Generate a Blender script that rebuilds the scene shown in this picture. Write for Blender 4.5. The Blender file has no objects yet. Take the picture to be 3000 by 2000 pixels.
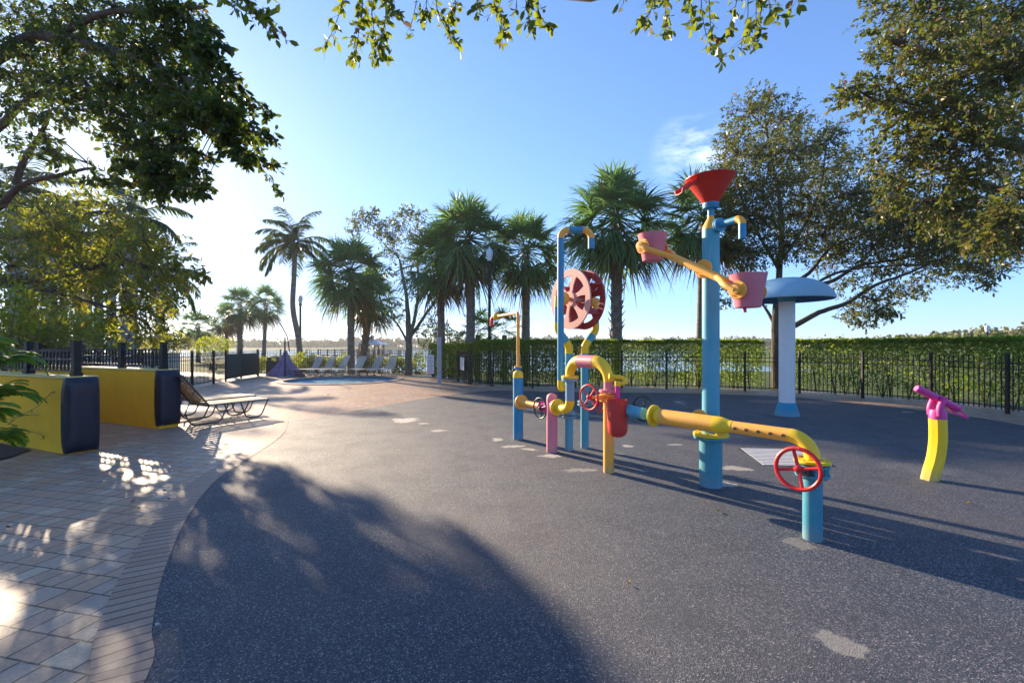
import bpy, math, random
import numpy as np
from mathutils import Vector, Matrix
from mathutils.geometry import tessellate_polygon

random.seed(7)
RNG = np.random.default_rng(11)
scene = bpy.context.scene
COL = scene.collection
F, HZ, HC = 1333.33, 1015.0, 1.5
HAZE = .0005
R = math.radians


def G(px, py, z=0.0):
    """ground point seen at photo pixel (px, py)"""
    Y = (HC - z) * F / (py - HZ)
    return Vector(((px - 1500) / F * Y, Y, z))


def P(px, py, Y):
    """point at distance Y seen at photo pixel (px, py)"""
    return Vector(((px - 1500) / F * Y, Y, HC - (py - HZ) / F * Y))


# ------------------------------------------------------------------ materials
MATS = {}


class NT:
    def __init__(self, name):
        m = bpy.data.materials.new(name)
        m.use_nodes = True
        self.m, self.t = m, m.node_tree
        self.t.nodes.clear()
        self.out = self.n('ShaderNodeOutputMaterial')
        MATS[name] = m

    def n(self, typ, **kw):
        nd = self.t.nodes.new(typ)
        for k, v in kw.items():
            if hasattr(nd, k):
                setattr(nd, k, v)
            else:
                nd.inputs[k.replace('_', ' ')].default_value = v
        return nd

    def l(self, a, b):
        self.t.links.new(a, b)

    def setin(self, sock, v):
        if isinstance(v, bpy.types.NodeSocket):
            self.l(v, sock)
        else:
            sock.default_value = v

    def math(self, op, a, b=0.0, c=None, clamp=False):
        nd = self.n('ShaderNodeMath', operation=op)
        nd.use_clamp = clamp
        self.setin(nd.inputs[0], a)
        self.setin(nd.inputs[1], b)
        if c is not None:
            self.setin(nd.inputs[2], c)
        return nd.outputs[0]

    def mix(self, fac, a, b, blend='MIX'):
        nd = self.n('ShaderNodeMix', data_type='RGBA', blend_type=blend)
        self.setin(nd.inputs[0], fac)
        for i, v in ((6, a), (7, b)):
            if not isinstance(v, bpy.types.NodeSocket):
                v = (*v[:3], 1)
            self.setin(nd.inputs[i], v)
        return nd.outputs[2]

    def ramp(self, fac, stops, interp='LINEAR'):
        nd = self.n('ShaderNodeValToRGB')
        cr = nd.color_ramp
        cr.interpolation = interp
        while len(cr.elements) < len(stops):
            cr.elements.new(0.5)
        for e, (p, c) in zip(cr.elements, stops):
            e.position = p
            e.color = (c, c, c, 1) if isinstance(c, (int, float)) else (*c[:3], 1)
        self.l(fac, nd.inputs[0])
        return nd.outputs[0]

    def pos(self, scale=None, rot=None):
        g = self.n('ShaderNodeNewGeometry').outputs['Position']
        if scale is None and rot is None:
            return g
        mp = self.n('ShaderNodeMapping')
        if scale is not None:
            mp.inputs['Scale'].default_value = scale
        if rot is not None:
            mp.inputs['Rotation'].default_value = (0, 0, rot)
        self.l(g, mp.inputs[0])
        return mp.outputs[0]

    def noise(self, vec, scale, detail=3, rough=.5):
        nd = self.n('ShaderNodeTexNoise')
        nd.inputs['Scale'].default_value = scale
        nd.inputs['Detail'].default_value = detail
        nd.inputs['Roughness'].default_value = rough
        if vec is not None:
            self.l(vec, nd.inputs['Vector'])
        return nd.outputs['Fac']

    def bump(self, h, strength, dist, nrm=None):
        nd = self.n('ShaderNodeBump')
        nd.inputs['Strength'].default_value = strength
        nd.inputs['Distance'].default_value = dist
        self.l(h, nd.inputs['Height'])
        if nrm is not None:
            self.l(nrm, nd.inputs['Normal'])
        return nd.outputs[0]

    def pbsdf(self, color, rough=.5, normal=None, metallic=0.0, spec=.5, **kw):
        b = self.n('ShaderNodeBsdfPrincipled')
        if not isinstance(color, bpy.types.NodeSocket):
            color = (*color[:3], 1)
        self.setin(b.inputs['Base Color'], color)
        self.setin(b.inputs['Roughness'], rough)
        b.inputs['Metallic'].default_value = metallic
        b.inputs['Specular IOR Level'].default_value = spec
        if normal is not None:
            self.l(normal, b.inputs['Normal'])
        for k, v in kw.items():
            self.setin(b.inputs[k.replace('_', ' ')], v)
        return b.outputs[0]

    def done(self, sh):
        self.l(sh, self.out.inputs[0])
        return self.m


def paint(name, col, rough=.42, fade=.30, grime=.45):
    """sun-faded gloss paint: chalky patches, thin grime, faint orange peel"""
    k = NT(name)
    p = k.pos()
    a = k.noise(p, 3.1, 4, .6)
    b = k.noise(k.pos(scale=(22, 22, 2.2)), 1.0, 4, .65)
    light = tuple(min(1, c * .72 + .2) for c in col)
    dark = tuple(c * .55 for c in col)
    fa = k.ramp(a, [(.42, 0), (.72, 1)])
    c = k.mix(k.math('MULTIPLY', fa, fade), col, light)
    ga = k.ramp(b, [(.52, 0), (.8, 1)])
    c = k.mix(k.math('MULTIPLY', ga, grime), c, dark)
    z = k.n('ShaderNodeSeparateXYZ')
    k.l(p, z.inputs[0])
    low = k.math('MULTIPLY', k.ramp(z.outputs[2], [(0, 1), (.16, 0)]), k.math('ADD', b, .1), clamp=True)
    c = k.mix(k.math('MULTIPLY', low, .7), c, (.28, .27, .25))
    ch = k.noise(p, 38, 5, .75)
    chip = k.math('MULTIPLY', k.ramp(ch, [(.70, 0), (.73, 1)]), k.ramp(a, [(.45, 0), (.6, 1)]))
    c = k.mix(k.math('MULTIPLY', chip, .75), c, tuple(x * .35 + .06 for x in col))
    stn = k.noise(k.pos(scale=(30, 30, 1.1)), 1.0, 3, .6)
    c = k.mix(k.ramp(stn, [(.60, 0), (.80, .40)]), c, tuple(min(1, x * .6 + .25) for x in col))
    rg = k.math('MULTIPLY_ADD', a, .35, rough - .08)
    bp = k.bump(k.math('ADD', k.noise(p, 130, 2), k.math('MULTIPLY', chip, -1.5)), .18, .002)
    return k.done(k.pbsdf(c, rg, bp))


def plain(name, col, rough=.6, var=.25, scale=6, metallic=0.0, bump=.15):
    k = NT(name)
    p = k.pos()
    a = k.noise(p, scale, 5, .6)
    c = k.mix(k.ramp(a, [(.3, 0), (.75, 1)]), tuple(x * (1 - var) for x in col), tuple(min(1, x * (1 + var)) for x in col))
    bp = k.bump(k.noise(p, scale * 9, 3), bump, .004)
    return k.done(k.pbsdf(c, k.math('MULTIPLY_ADD', a, .2, rough - .1), bp, metallic))


def leaf(name, dark, light, trans, tfac=.4, rough=.45, brown=.0, browncol=(.16, .09, .03)):
    k = NT(name)
    g = k.n('ShaderNodeNewGeometry')
    rnd = g.outputs['Random Per Island']
    nz = k.noise(k.pos(), .9, 2)
    f = k.math('ADD', k.math('MULTIPLY', rnd, .65), k.math('MULTIPLY', nz, .45), clamp=True)
    c = k.mix(f, dark, light)
    t = k.mix(f, tuple(x * .75 for x in trans), tuple(x * 1.2 for x in trans))
    if brown > 0:
        bf = k.math('GREATER_THAN', rnd, 1 - brown)
        c = k.mix(bf, c, browncol)
        t = k.mix(bf, t, tuple(x * 1.6 for x in browncol))
    b = k.pbsdf(c, rough, None, 0, .32)
    tb = k.n('ShaderNodeBsdfTranslucent')
    k.l(t, tb.inputs[0])
    ms = k.n('ShaderNodeMixShader')
    ms.inputs[0].default_value = tfac
    k.l(b, ms.inputs[1])
    k.l(tb.outputs[0], ms.inputs[2])
    return k.done(ms.outputs[0])


def bark(name, c1, c2, ring=0.0):
    k = NT(name)
    p = k.pos(scale=(14, 14, 3)) if not ring else k.pos(scale=(3, 3, ring))
    a = k.noise(p, 1.0, 6, .7)
    b = k.noise(k.pos(), 40, 3)
    c = k.mix(k.ramp(a, [(.35, 0), (.68, 1)]), c1, c2)
    h = k.math('ADD', a, k.math('MULTIPLY', b, .4))
    return k.done(k.pbsdf(c, .9, k.bump(h, .6, .02), 0, .2))


# paints
M = {}
M['blue'] = paint('blue_paint', (.012, .245, .450))
M['sky'] = paint('sky_blue_paint', (.055, .330, .450))
M['teal'] = paint('teal_paint', (.035, .245, .330))
M['greyblue'] = paint('grey_blue_paint', (.160, .315, .430))
M['yellow'] = paint('yellow_paint', (.900, .560, .005), .4, .1, .2)
M['orange'] = paint('orange_paint', (.900, .415, .050), .42, .12, .25)
M['red'] = paint('red_paint', (.560, .018, .010), .4, .12, .3)
M['wheelred'] = paint('bright_red_paint', (.720, .012, .014), .35, .05, .15)
M['pink'] = paint('pink_paint', (.640, .190, .250), .45, .25, .25)
M['magenta'] = paint('magenta_paint', (.620, .030, .260), .35, .1, .2)
M['salmon'] = paint('salmon_paint', (.760, .340, .280), .5, .25, .2)
M['maroon'] = paint('maroon_paint', (.430, .045, .040), .5, .2, .3)
M['black'] = plain('black_paint', (.005, .006, .007), .6, .3, 9)
M['darkgreen'] = plain('black_green_wheel_paint', (.030, .045, .040), .45, .3, 20)
M['steel'] = plain('galvanised_steel', (.42, .44, .44), .4, .2, 12, .7)
M['greypost'] = plain('grey_metal_post', (.34, .35, .36), .5, .15, 4)
M['white'] = paint('white_paint', (.74, .74, .73), .45, .1, .2)
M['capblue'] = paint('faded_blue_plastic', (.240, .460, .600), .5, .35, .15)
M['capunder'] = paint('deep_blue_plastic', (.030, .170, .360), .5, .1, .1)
M['cyan'] = paint('cyan_plastic', (.010, .250, .400), .5, .1, .2)
M['bronze'] = plain('bronze_frame', (.075, .055, .045), .4, .2, 14)
M['tanstrap'] = plain('tan_vinyl_strap', (.40, .29, .16), .45, .12, 9)
M['whitestrap'] = plain('white_vinyl_strap', (.42, .41, .40), .5, .1, 9)
M['purple'] = plain('purple_canvas', (.250, .180, .310), .85, .2, 5)
M['pad'] = plain('navy_vinyl', (.011, .015, .032), .42, .35, 4, 0, .3)
M['stucco'] = plain('yellow_stucco', (.920, .480, .005), .85, .10, 2.4, 0, .5)
M['cream'] = plain('cream_stucco', (.70, .62, .48), .85, .08, 3, 0, .4)
M['coping'] = plain('wall_coping_paint', (.80, .62, .22), .8, .1, 3)
M['bin'] = plain('dark_bin_plastic', (.045, .055, .055), .6, .2, 8)
M['screen'] = plain('green_windscreen_mesh', (.012, .040, .040), .8, .25, 10)
M['signwhite'] = plain('white_sign_sheet', (.76, .77, .80), .4, .04, 3)
M['signtext'] = plain('grey_sign_lettering', (.30, .31, .36), .6, .1, 3)
M['signred'] = plain('red_sign_lettering', (.66, .12, .14), .6, .1, 3)
M['soil'] = plain('mulch_soil', (.045, .030, .020), .95, .5, 14, 0, .8)
M['wood'] = plain('brown_timber', (.16, .075, .045), .8, .3, 6)
M['metalroof'] = plain('grey_blue_metal_roof', (.26, .34, .40), .35, .1, 3, .3)
M['tileroof'] = plain('terracotta_roof', (.33, .12, .07), .8, .2, 1)
M['housewall'] = plain('house_render', (.60, .52, .42), .85, .08, 1)
M['slateroof'] = plain('slate_roof', (.09, .10, .13), .7, .2, 1)
M['towerblue'] = plain('pale_blue_cladding', (.25, .45, .60), .4, .1, .2)
M['lampglass'] = plain('frosted_lamp_glass', (.62, .68, .74), .25, .05, 5)
M['deadleaf'] = plain('dead_leaf', (.17, .075, .025), .8, .4, 30)
M['yellowleaf'] = plain('fallen_yellow_leaf', (.55, .33, .05), .7, .3, 30)

# foliage
M['oak'] = leaf('oak_leaf', (.022, .042, .010), (.075, .105, .022), (.16, .22, .020), .36, .42, .03)
M['oakwarm'] = leaf('oak_leaf_olive', (.045, .066, .016), (.135, .145, .038), (.22, .26, .03), .34, .40, .06, (.22, .14, .06))
M['broad'] = leaf('broad_leaf', (.034, .056, .012), (.105, .125, .022), (.36, .38, .03), .5, .5, .03, (.3, .17, .02))
M['palm'] = leaf('palm_leaf', (.060, .140, .062), (.160, .250, .100), (.18, .34, .08), .42, .36, .02)
M['palmdead'] = leaf('dead_palm_leaf', (.11, .065, .03), (.20, .125, .06), (.2, .12, .05), .25, .7)
M['coco'] = leaf('feather_palm_leaf', (.018, .048, .018), (.055, .105, .030), (.13, .20, .03), .34, .38)
M['hedge'] = leaf('hedge_leaf', (.038, .100, .018), (.115, .195, .034), (.42, .56, .03), .55, .42, .04, (.20, .13, .02))
M['shrub'] = leaf('shrub_leaf', (.040, .085, .014), (.12, .17, .025), (.42, .50, .03), .5, .5, .06, (.5, .38, .02))
M['fern'] = leaf('fern_leaf', (.065, .16, .014), (.16, .30, .025), (.38, .58, .02), .48, .5)
M['farleaf'] = leaf('far_tree_leaf', (.040, .060, .024), (.095, .110, .042), (.12, .14, .03), .25, .8, .08, (.13, .10, .05))
M['bark'] = bark('oak_bark', (.05, .038, .028), (.15, .12, .095))
M['palmbark'] = bark('palm_bark', (.12, .095, .075), (.27, .23, .19), 16)
M['smoothbark'] = bark('royal_palm_bark', (.26, .25, .235), (.40, .385, .365), 9)
M['greenbark'] = bark('pale_tree_bark', (.10, .10, .075), (.24, .225, .18))
M['boot'] = bark('palm_boot', (.13, .085, .05), (.30, .23, .16))


def mk_pavers():
    k = NT('brick_pavers')
    v = k.pos(rot=R(12.8))
    wob = k.n('ShaderNodeTexNoise')
    wob.inputs['Scale'].default_value = 3.0
    k.l(v, wob.inputs['Vector'])
    off = k.n('ShaderNodeVectorMath', operation='SCALE')
    off.inputs['Scale'].default_value = .012
    sub = k.n('ShaderNodeVectorMath', operation='SUBTRACT')
    sub.inputs[1].default_value = (.5, .5, .5)
    k.l(wob.outputs['Color'], sub.inputs[0])
    k.l(sub.outputs[0], off.inputs[0])
    add = k.n('ShaderNodeVectorMath', operation='ADD')
    k.l(v, add.inputs[0])
    k.l(off.outputs[0], add.inputs[1])
    v2 = add.outputs[0]
    br = k.n('ShaderNodeTexBrick', offset=.42, offset_frequency=2, squash=.66, squash_frequency=2)
    br.inputs['Scale'].default_value = 1
    br.inputs['Mortar Size'].default_value = .006
    br.inputs['Mortar Smooth'].default_value = .25
    br.inputs['Brick Width'].default_value = .205
    br.inputs['Row Height'].default_value = .178
    br.inputs['Bias'].default_value = 0
    br.inputs['Color1'].default_value = (0, 0, 0, 1)
    br.inputs['Color2'].default_value = (1, 1, 1, 1)
    br.inputs['Mortar'].default_value = (.5, .5, .5, 1)
    k.l(v2, br.inputs['Vector'])
    rnd = br.outputs['Color']
    c = k.ramp(rnd, [(0, (.470, .255, .150)), (.22, (.590, .345, .200)), (.42, (.450, .345, .270)), (.6, (.570, .310, .185)), (.8, (.500, .360, .265)), (1, (.700, .510, .340))])
    n1 = k.noise(v, .55, 4)
    c = k.mix(k.math('MULTIPLY', k.ramp(n1, [(.4, 0), (.7, 1)]), .5), c, (.56, .30, .145))
    n2 = k.noise(v, 55, 4, .7)
    c = k.mix(k.ramp(n2, [(.35, .45), (.7, 0)]), c, (.13, .10, .085))
    n3 = k.noise(v, 6, 4, .65)
    c = k.mix(k.ramp(n3, [(.55, 0), (.8, .5)]), c, (.17, .13, .11))
    n4 = k.noise(v, 1.1, 6, .7)
    c = k.mix(k.ramp(n4, [(.52, 0), (.78, .45)]), c, (.14, .115, .095))
    n5 = k.noise(v, 2.3, 5, .6)
    c = k.mix(k.ramp(n5, [(.58, 0), (.8, .5)]), c, (.62, .50, .38))
    mort = br.outputs['Fac']
    c = k.mix(k.math('MULTIPLY', mort, .95), c, (.045, .033, .026))
    h = k.math('SUBTRACT', k.math('MULTIPLY', k.math('ADD', n2, k.math('MULTIPLY', rnd, .5)), .3), mort)
    rg = k.math('MULTIPLY_ADD', n3, .35, .36)
    return k.done(k.pbsdf(c, rg, k.bump(h, .7, .006), 0, .45))


def mk_border():
    k = NT('soldier_course_bricks')
    v = k.n('ShaderNodeUVMap', uv_map='UVMap').outputs[0]
    br = k.n('ShaderNodeTexBrick', offset=0, squash=1)
    br.inputs['Scale'].default_value = 1
    br.inputs['Mortar Size'].default_value = .0075
    br.inputs['Mortar Smooth'].default_value = .2
    br.inputs['Brick Width'].default_value = .086
    br.inputs['Row Height'].default_value = 5
    br.inputs['Color1'].default_value = (.36, .200, .140, 1)
    br.inputs['Color2'].default_value = (.42, .260, .180, 1)
    br.inputs['Mortar'].default_value = (.035, .026, .02, 1)
    k.l(v, br.inputs['Vector'])
    p = k.pos()
    n2 = k.noise(p, 60, 4, .7)
    c = k.mix(k.ramp(n2, [(.35, .4), (.7, 0)]), br.outputs['Color'], (.12, .085, .07))
    h = k.math('SUBTRACT', k.math('MULTIPLY', n2, .3), br.outputs['Fac'])
    return k.done(k.pbsdf(c, .55, k.bump(h, .8, .006), 0, .45))


# worn spots and dried splashes on the rubber: (pixel x, pixel y, half width m, half depth m, rotation, strength)
PATCHES = [(1187, 1231, .30, .34, .3, 1.0), (1240, 1241, .13, .10, 0, .8), (1292, 1262, .2, .12, 0, .7),
           (1457, 1288, .12, .16, 0, .9), (1502, 1308, .24, .09, .2, .9), (1555, 1317, .16, .06, -.5, .9),
           (1612, 1336, .16, .10, .1, .9), (1695, 1378, .22, .09, 0, .45), (1838, 1307, .085, .10, 0, .9), (1978, 1303, .16, .05, 0, .8),
           (2150, 1372, .24, .12, -.3, .7), (2132, 1418, .12, .14, .2, .9), (1810, 1330, .1, .06, 0, .5),
           (2478, 1888, .155, .115, -.7, .40), (2330, 1592, .13, .12, .3, .28), (1990, 1176, .16, .14, 0, .7), (1990, 1180, .1, .5, 0, .5),
           (2660, 1207, .14, .1, 0, .8), (2700, 1370, .5, .4, 0, .08)]


def mk_rubber():
    k = NT('poured_rubber_granules')
    p = k.pos()
    vo = k.n('ShaderNodeTexVoronoi', feature='F1')
    vo.inputs['Scale'].default_value = 160
    k.l(p, vo.inputs['Vector'])
    sp = k.n('ShaderNodeSeparateColor')
    k.l(vo.outputs['Color'], sp.inputs[0])
    rnd = sp.outputs[0]
    c = k.ramp(rnd, [(0, (.006, .022, .044)), (.44, (.022, .048, .078)), (.62, (.070, .076, .096)), (.80, (.165, .152, .168)), (.94, (.36, .335, .345))], 'CONSTANT')
    big = k.noise(p, .45, 4)
    c = k.mix(k.ramp(big, [(.35, 0), (.7, .5)]), c, k.mix(.6, c, (.12, .085, .075)))
    med = k.noise(p, 2.2, 5, .65)
    c = k.mix(k.ramp(med, [(.5, 0), (.8, .45)]), c, (.018, .024, .034))
    lane = k.noise(k.pos(scale=(.5, 1.1, 1), rot=R(25)), .8, 5, .6)
    c = k.mix(k.ramp(lane, [(.48, 0), (.70, .28)]), c, (.120, .108, .102))
    damp = k.noise(k.pos(scale=(1.2, .6, 1), rot=R(-20)), .7, 6, .65)
    c = k.mix(k.ramp(damp, [(.54, 0), (.72, .55)]), c, (.012, .026, .045))
    # dried splashes
    xyz = k.n('ShaderNodeSeparateXYZ')
    k.l(p, xyz.inputs[0])
    edge = k.noise(p, 5.5, 7, .68)
    edge = k.math('MULTIPLY_ADD', edge, 5.0, -2.3)
    tot = None
    for (px, py, a, b, rot, st) in PATCHES:
        q = G(px, py)
        dx = k.math('SUBTRACT', xyz.outputs[0], q.x)
        dy = k.math('SUBTRACT', xyz.outputs[1], q.y)
        cs, sn = math.cos(rot), math.sin(rot)
        u = k.math('MULTIPLY_ADD', dx, cs / a, k.math('MULTIPLY', dy, sn / a))
        w = k.math('MULTIPLY_ADD', dy, cs / b, k.math('MULTIPLY', dx, -sn / b))
        r2 = k.math('ADD', k.math('MULTIPLY', u, u), k.math('MULTIPLY', w, w))
        s = k.math('SUBTRACT', 1.05, k.math('ADD', r2, edge))
        s = k.math('MULTIPLY', k.math('MULTIPLY', s, 2.6, clamp=True), st)
        tot = s if tot is None else k.math('MAXIMUM', tot, s)
    pale = k.mix(k.noise(p, 60, 3), (.34, .30, .24), (.66, .62, .54))
    c = k.mix(tot, c, pale)
    h = k.math('ADD', vo.outputs['Distance'], k.math('MULTIPLY', rnd, .3))
    rg = k.math('MULTIPLY_ADD', med, .3, .45)
    return k.done(k.pbsdf(c, rg, k.bump(h, .9, .008), 0, .5))


def mk_ground():
    k = NT('grass_ground')
    p = k.pos()
    a = k.noise(p, .3, 4)
    b = k.noise(p, 14, 4, .7)
    c = k.mix(a, (.06, .10, .022), (.13, .15, .04))
    c = k.mix(k.ramp(b, [(.4, 0), (.75, .7)]), c, (.045, .06, .02))
    return k.done(k.pbsdf(c, .9, k.bump(b, .6, .05), 0, .2))


def mk_water(name, col, scale, rough, strength, foam=False):
    k = NT(name)
    v = k.pos(scale=(1, .45, 1)) if not foam else k.pos()
    a = k.noise(v, scale, 5, .6)
    c = col
    if foam:
        n = k.noise(v, 2.6, 6, .7)
        c = k.mix(k.ramp(n, [(.46, 0), (.62, .75)]), col, (.72, .80, .80))
    return k.done(k.pbsdf(c, rough, k.bump(a, strength, .08), 0, .5, IOR=1.33))


M['pavers'] = mk_pavers()
M['border'] = mk_border()
M['rubber'] = mk_rubber()
M['ground'] = mk_ground()
M['lake'] = mk_water('lake_water', (.10, .15, .19), 1.2, .12, .5)
M['poolwater'] = mk_water('spa_water', (.22, .50, .58), 7, .12, .6, True)
M['pooltile'] = plain('blue_pool_tile', (.06, .24, .42), .3, .2, 18)
M['stonecoping'] = plain('pool_coping_brick', (.36, .25, .19), .6, .25, 9)


# ------------------------------------------------------------------ mesh helpers
def frame(n):
    n = Vector(n).normalized()
    u = n.cross(Vector((0, 0, 1)))
    if u.length < 1e-3:
        u = Vector((1, 0, 0))
    u.normalize()
    return u, n.cross(u).normalized(), n


def root_loc(o):
    while o.parent:
        o = o.parent
    return o.location.copy()


def tag(o, label=None, cat=None, group=None, kind=None):
    for k, v in (('label', label), ('category', cat), ('group', group), ('kind', kind)):
        if v:
            o[k] = v
    return o


def thing(name, label, cat, loc=(0, 0, 0), group=None):
    o = bpy.data.objects.new(name, None)
    o.empty_display_size = .2
    COL.objects.link(o)
    o.location = loc
    return tag(o, label, cat, group)


def fillet(pts, r, n=7):
    """round the corners of a polyline"""
    pts = [Vector(p) for p in pts]
    out = [pts[0]]
    for i in range(1, len(pts) - 1):
        a, b, c = pts[i - 1], pts[i], pts[i + 1]
        rr = min(r, (a - b).length * .49, (c - b).length * .49)
        s, e = b + (a - b).normalized() * rr, b + (c - b).normalized() * rr
        for k in range(n + 1):
            t = k / n
            out.append(s * (1 - t) ** 2 + b * 2 * t * (1 - t) + e * t * t)
    out.append(pts[-1])
    return out


def arc(center, a, b, n=12, t0=0.0, t1=1.0):
    """quarter bend: from center+a to center+b"""
    c, a, b = Vector(center), Vector(a), Vector(b)
    return [c + a * math.cos((t0 + (t1 - t0) * k / n) * math.pi / 2) + b * math.sin((t0 + (t1 - t0) * k / n) * math.pi / 2) for k in range(n + 1)]


class MB:
    def __init__(self):
        self.v, self.f = [], []

    def add(self, vs, fs):
        o = len(self.v)
        self.v += [tuple(x) for x in vs]
        self.f += [tuple(i + o for i in f) for f in fs]
        return self

    def tube(self, path, r, n=20, cap=True):
        path = [Vector(p) for p in path]
        m = len(path)
        rs = r if isinstance(r, (list, tuple)) else [r] * m
        vs, fs, u = [], [], None
        for i, p in enumerate(path):
            t = (path[min(i + 1, m - 1)] - path[max(i - 1, 0)]).normalized()
            if u is None:
                u = frame(t)[0]
            u = (u - t * u.dot(t)).normalized()
            w = t.cross(u)
            for k in range(n):
                a = 2 * math.pi * k / n
                vs.append(p + (u * math.cos(a) + w * math.sin(a)) * rs[i])
        for i in range(m - 1):
            for k in range(n):
                k2 = (k + 1) % n
                fs.append((i * n + k, i * n + k2, (i + 1) * n + k2, (i + 1) * n + k))
        if cap:
            fs.append(tuple(range(n - 1, -1, -1)))
            fs.append(tuple((m - 1) * n + k for k in range(n)))
        return self.add(vs, fs)

    def cyl(self, a, b, r0, r1=None, n=20):
        return self.tube([a, b], [r0, r0 if r1 is None else r1], n)

    def lathe(self, prof, org, axis=(0, 0, 1), n=28, close=True):
        u, w, ax = frame(axis)
        org = Vector(org)
        vs, fs = [], []
        for (r, z) in prof:
            for k in range(n):
                a = 2 * math.pi * k / n
                vs.append(org + ax * z + (u * math.cos(a) + w * math.sin(a)) * max(r, 1e-4))
        m = len(prof)
        for i in range(m - 1):
            for k in range(n):
                k2 = (k + 1) % n
                fs.append((i * n + k, i * n + k2, (i + 1) * n + k2, (i + 1) * n + k))
        if close:
            fs.append(tuple(range(n - 1, -1, -1)))
            fs.append(tuple((m - 1) * n + k for k in range(n)))
        return self.add(vs, fs)

    def box(self, c, s, x=(1, 0, 0), z=(0, 0, 1), bev=0.0):
        c, x, z = Vector(c), Vector(x).normalized(), Vector(z).normalized()
        y = z.cross(x).normalized()
        z = x.cross(y).normalized()
        hx, hy, hz = s[0] / 2, s[1] / 2, s[2] / 2
        vs = [c + x * (hx * i) + y * (hy * j) + z * (hz * k) for k in (-1, 1) for j in (-1, 1) for i in (-1, 1)]
        return self.add(vs, [(0, 2, 3, 1), (4, 5, 7, 6), (0, 1, 5, 4), (2, 6, 7, 3), (0, 4, 6, 2), (1, 3, 7, 5)])

    def torus(self, c, nrm, R_, r, n=40, m=10):
        u, w, ax = frame(nrm)
        c = Vector(c)
        vs, fs = [], []
        for i in range(n):
            a = 2 * math.pi * i / n
            d = u * math.cos(a) + w * math.sin(a)
            for j in range(m):
                b = 2 * math.pi * j / m
                vs.append(c + d * (R_ + r * math.cos(b)) + ax * (r * math.sin(b)))
        for i in range(n):
            for j in range(m):
                i2, j2 = (i + 1) % n, (j + 1) % m
                fs.append((i * m + j, i2 * m + j, i2 * m + j2, i * m + j2))
        return self.add(vs, fs)

    def bolts(self, c, nrm, R_, k=8, r=.008, h=.02):
        u, w, ax = frame(nrm)
        for i in range(k):
            a = 2 * math.pi * (i + .5) / k
            p = Vector(c) + (u * math.cos(a) + w * math.sin(a)) * R_
            self.cyl(p - ax * h, p + ax * h, r, n=6)
        return self

    def flange(self, c, nrm, R_, t, bolt=8):
        n = Vector(nrm).normalized()
        b = min(.004, t * .3)
        self.lathe([(R_ - b, -t / 2), (R_, -t / 2 + b), (R_, t / 2 - b), (R_ - b, t / 2)], c, n, 32)
        if bolt:
            self.bolts(c, n, R_ * .78, bolt, R_ * .075, t / 2 + R_ * .09)
        return self

    def build(self, name, mat, parent=None, smooth=35, loc=None, label=None):
        me = bpy.data.meshes.new(name)
        off = root_loc(parent) if parent else Vector(loc or (0, 0, 0))
        me.from_pydata([(x - off.x, y - off.y, z - off.z) for (x, y, z) in self.v], [], self.f)
        me.validate()
        me.materials.append(mat)
        if smooth:
            me.shade_smooth()
            me.set_sharp_from_angle(angle=R(smooth))
        o = bpy.data.objects.new(name, me)
        COL.objects.link(o)
        if parent:
            o.parent = parent
        else:
            o.location = off
        if label:
            o['label'] = label
        return o


def np_obj(name, parts, parent=None, loc=None):
    """parts: list of (verts (M,3), verts-per-face k, faces (n,k), material)"""
    off = np.array(root_loc(parent) if parent else Vector(loc or (0, 0, 0)))
    V = np.concatenate([p[0] for p in parts]).astype(np.float32) - off.astype(np.float32)
    me = bpy.data.meshes.new(name)
    me.vertices.add(len(V))
    me.vertices.foreach_set('co', V.ravel())
    idx, start, mi, vo, lo = [], [], [], 0, 0
    for s, (v, f, mat) in enumerate(parts):
        n, k = f.shape
        idx.append((f + vo).ravel())
        start.append(lo + np.arange(n) * k)
        mi.append(np.full(n, s))
        vo += len(v)
        lo += n * k
        me.materials.append(mat)
    idx, start, mi = np.concatenate(idx), np.concatenate(start), np.concatenate(mi)
    me.loops.add(len(idx))
    me.loops.foreach_set('vertex_index', idx.astype(np.int32))
    me.polygons.add(len(start))
    me.polygons.foreach_set('loop_start', start.astype(np.int32))
    me.polygons.foreach_set('material_index', mi.astype(np.int32))
    me.update(calc_edges=True)
    me.validate()
    o = bpy.data.objects.new(name, me)
    COL.objects.link(o)
    if parent:
        o.parent = parent
    else:
        o.location = Vector(off)
    return o


def unit(a):
    return a / np.maximum(np.linalg.norm(a, axis=-1, keepdims=True), 1e-9)


def leaves(pos, d, nrm, L, W):
    """oval, slightly cupped leaves (6-gons)"""
    d = unit(d)
    s = unit(np.cross(d, nrm))
    n = np.cross(s, d)
    L, W = L[:, None], W[:, None]
    v = np.stack([pos, pos + d * L * .30 + s * W * .42 + n * W * .10, pos + d * L * .68 + s * W * .46 + n * W * .08,
                  pos + d * L - n * L * .12, pos + d * L * .68 - s * W * .46 + n * W * .08, pos + d * L * .30 - s * W * .42 + n * W * .10], 1)
    N = len(pos)
    return v.reshape(-1, 3), np.arange(N * 6).reshape(N, 6)


def diamonds(pos, d, nrm, L, W):
    d = unit(d)
    s = unit(np.cross(d, nrm))
    L, W = L[:, None], W[:, None]
    v = np.stack([pos, pos + d * L * .5 + s * W * .5, pos + d * L, pos + d * L * .5 - s * W * .5], 1)
    N = len(pos)
    return v.reshape(-1, 3), np.arange(N * 4).reshape(N, 4)


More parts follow.
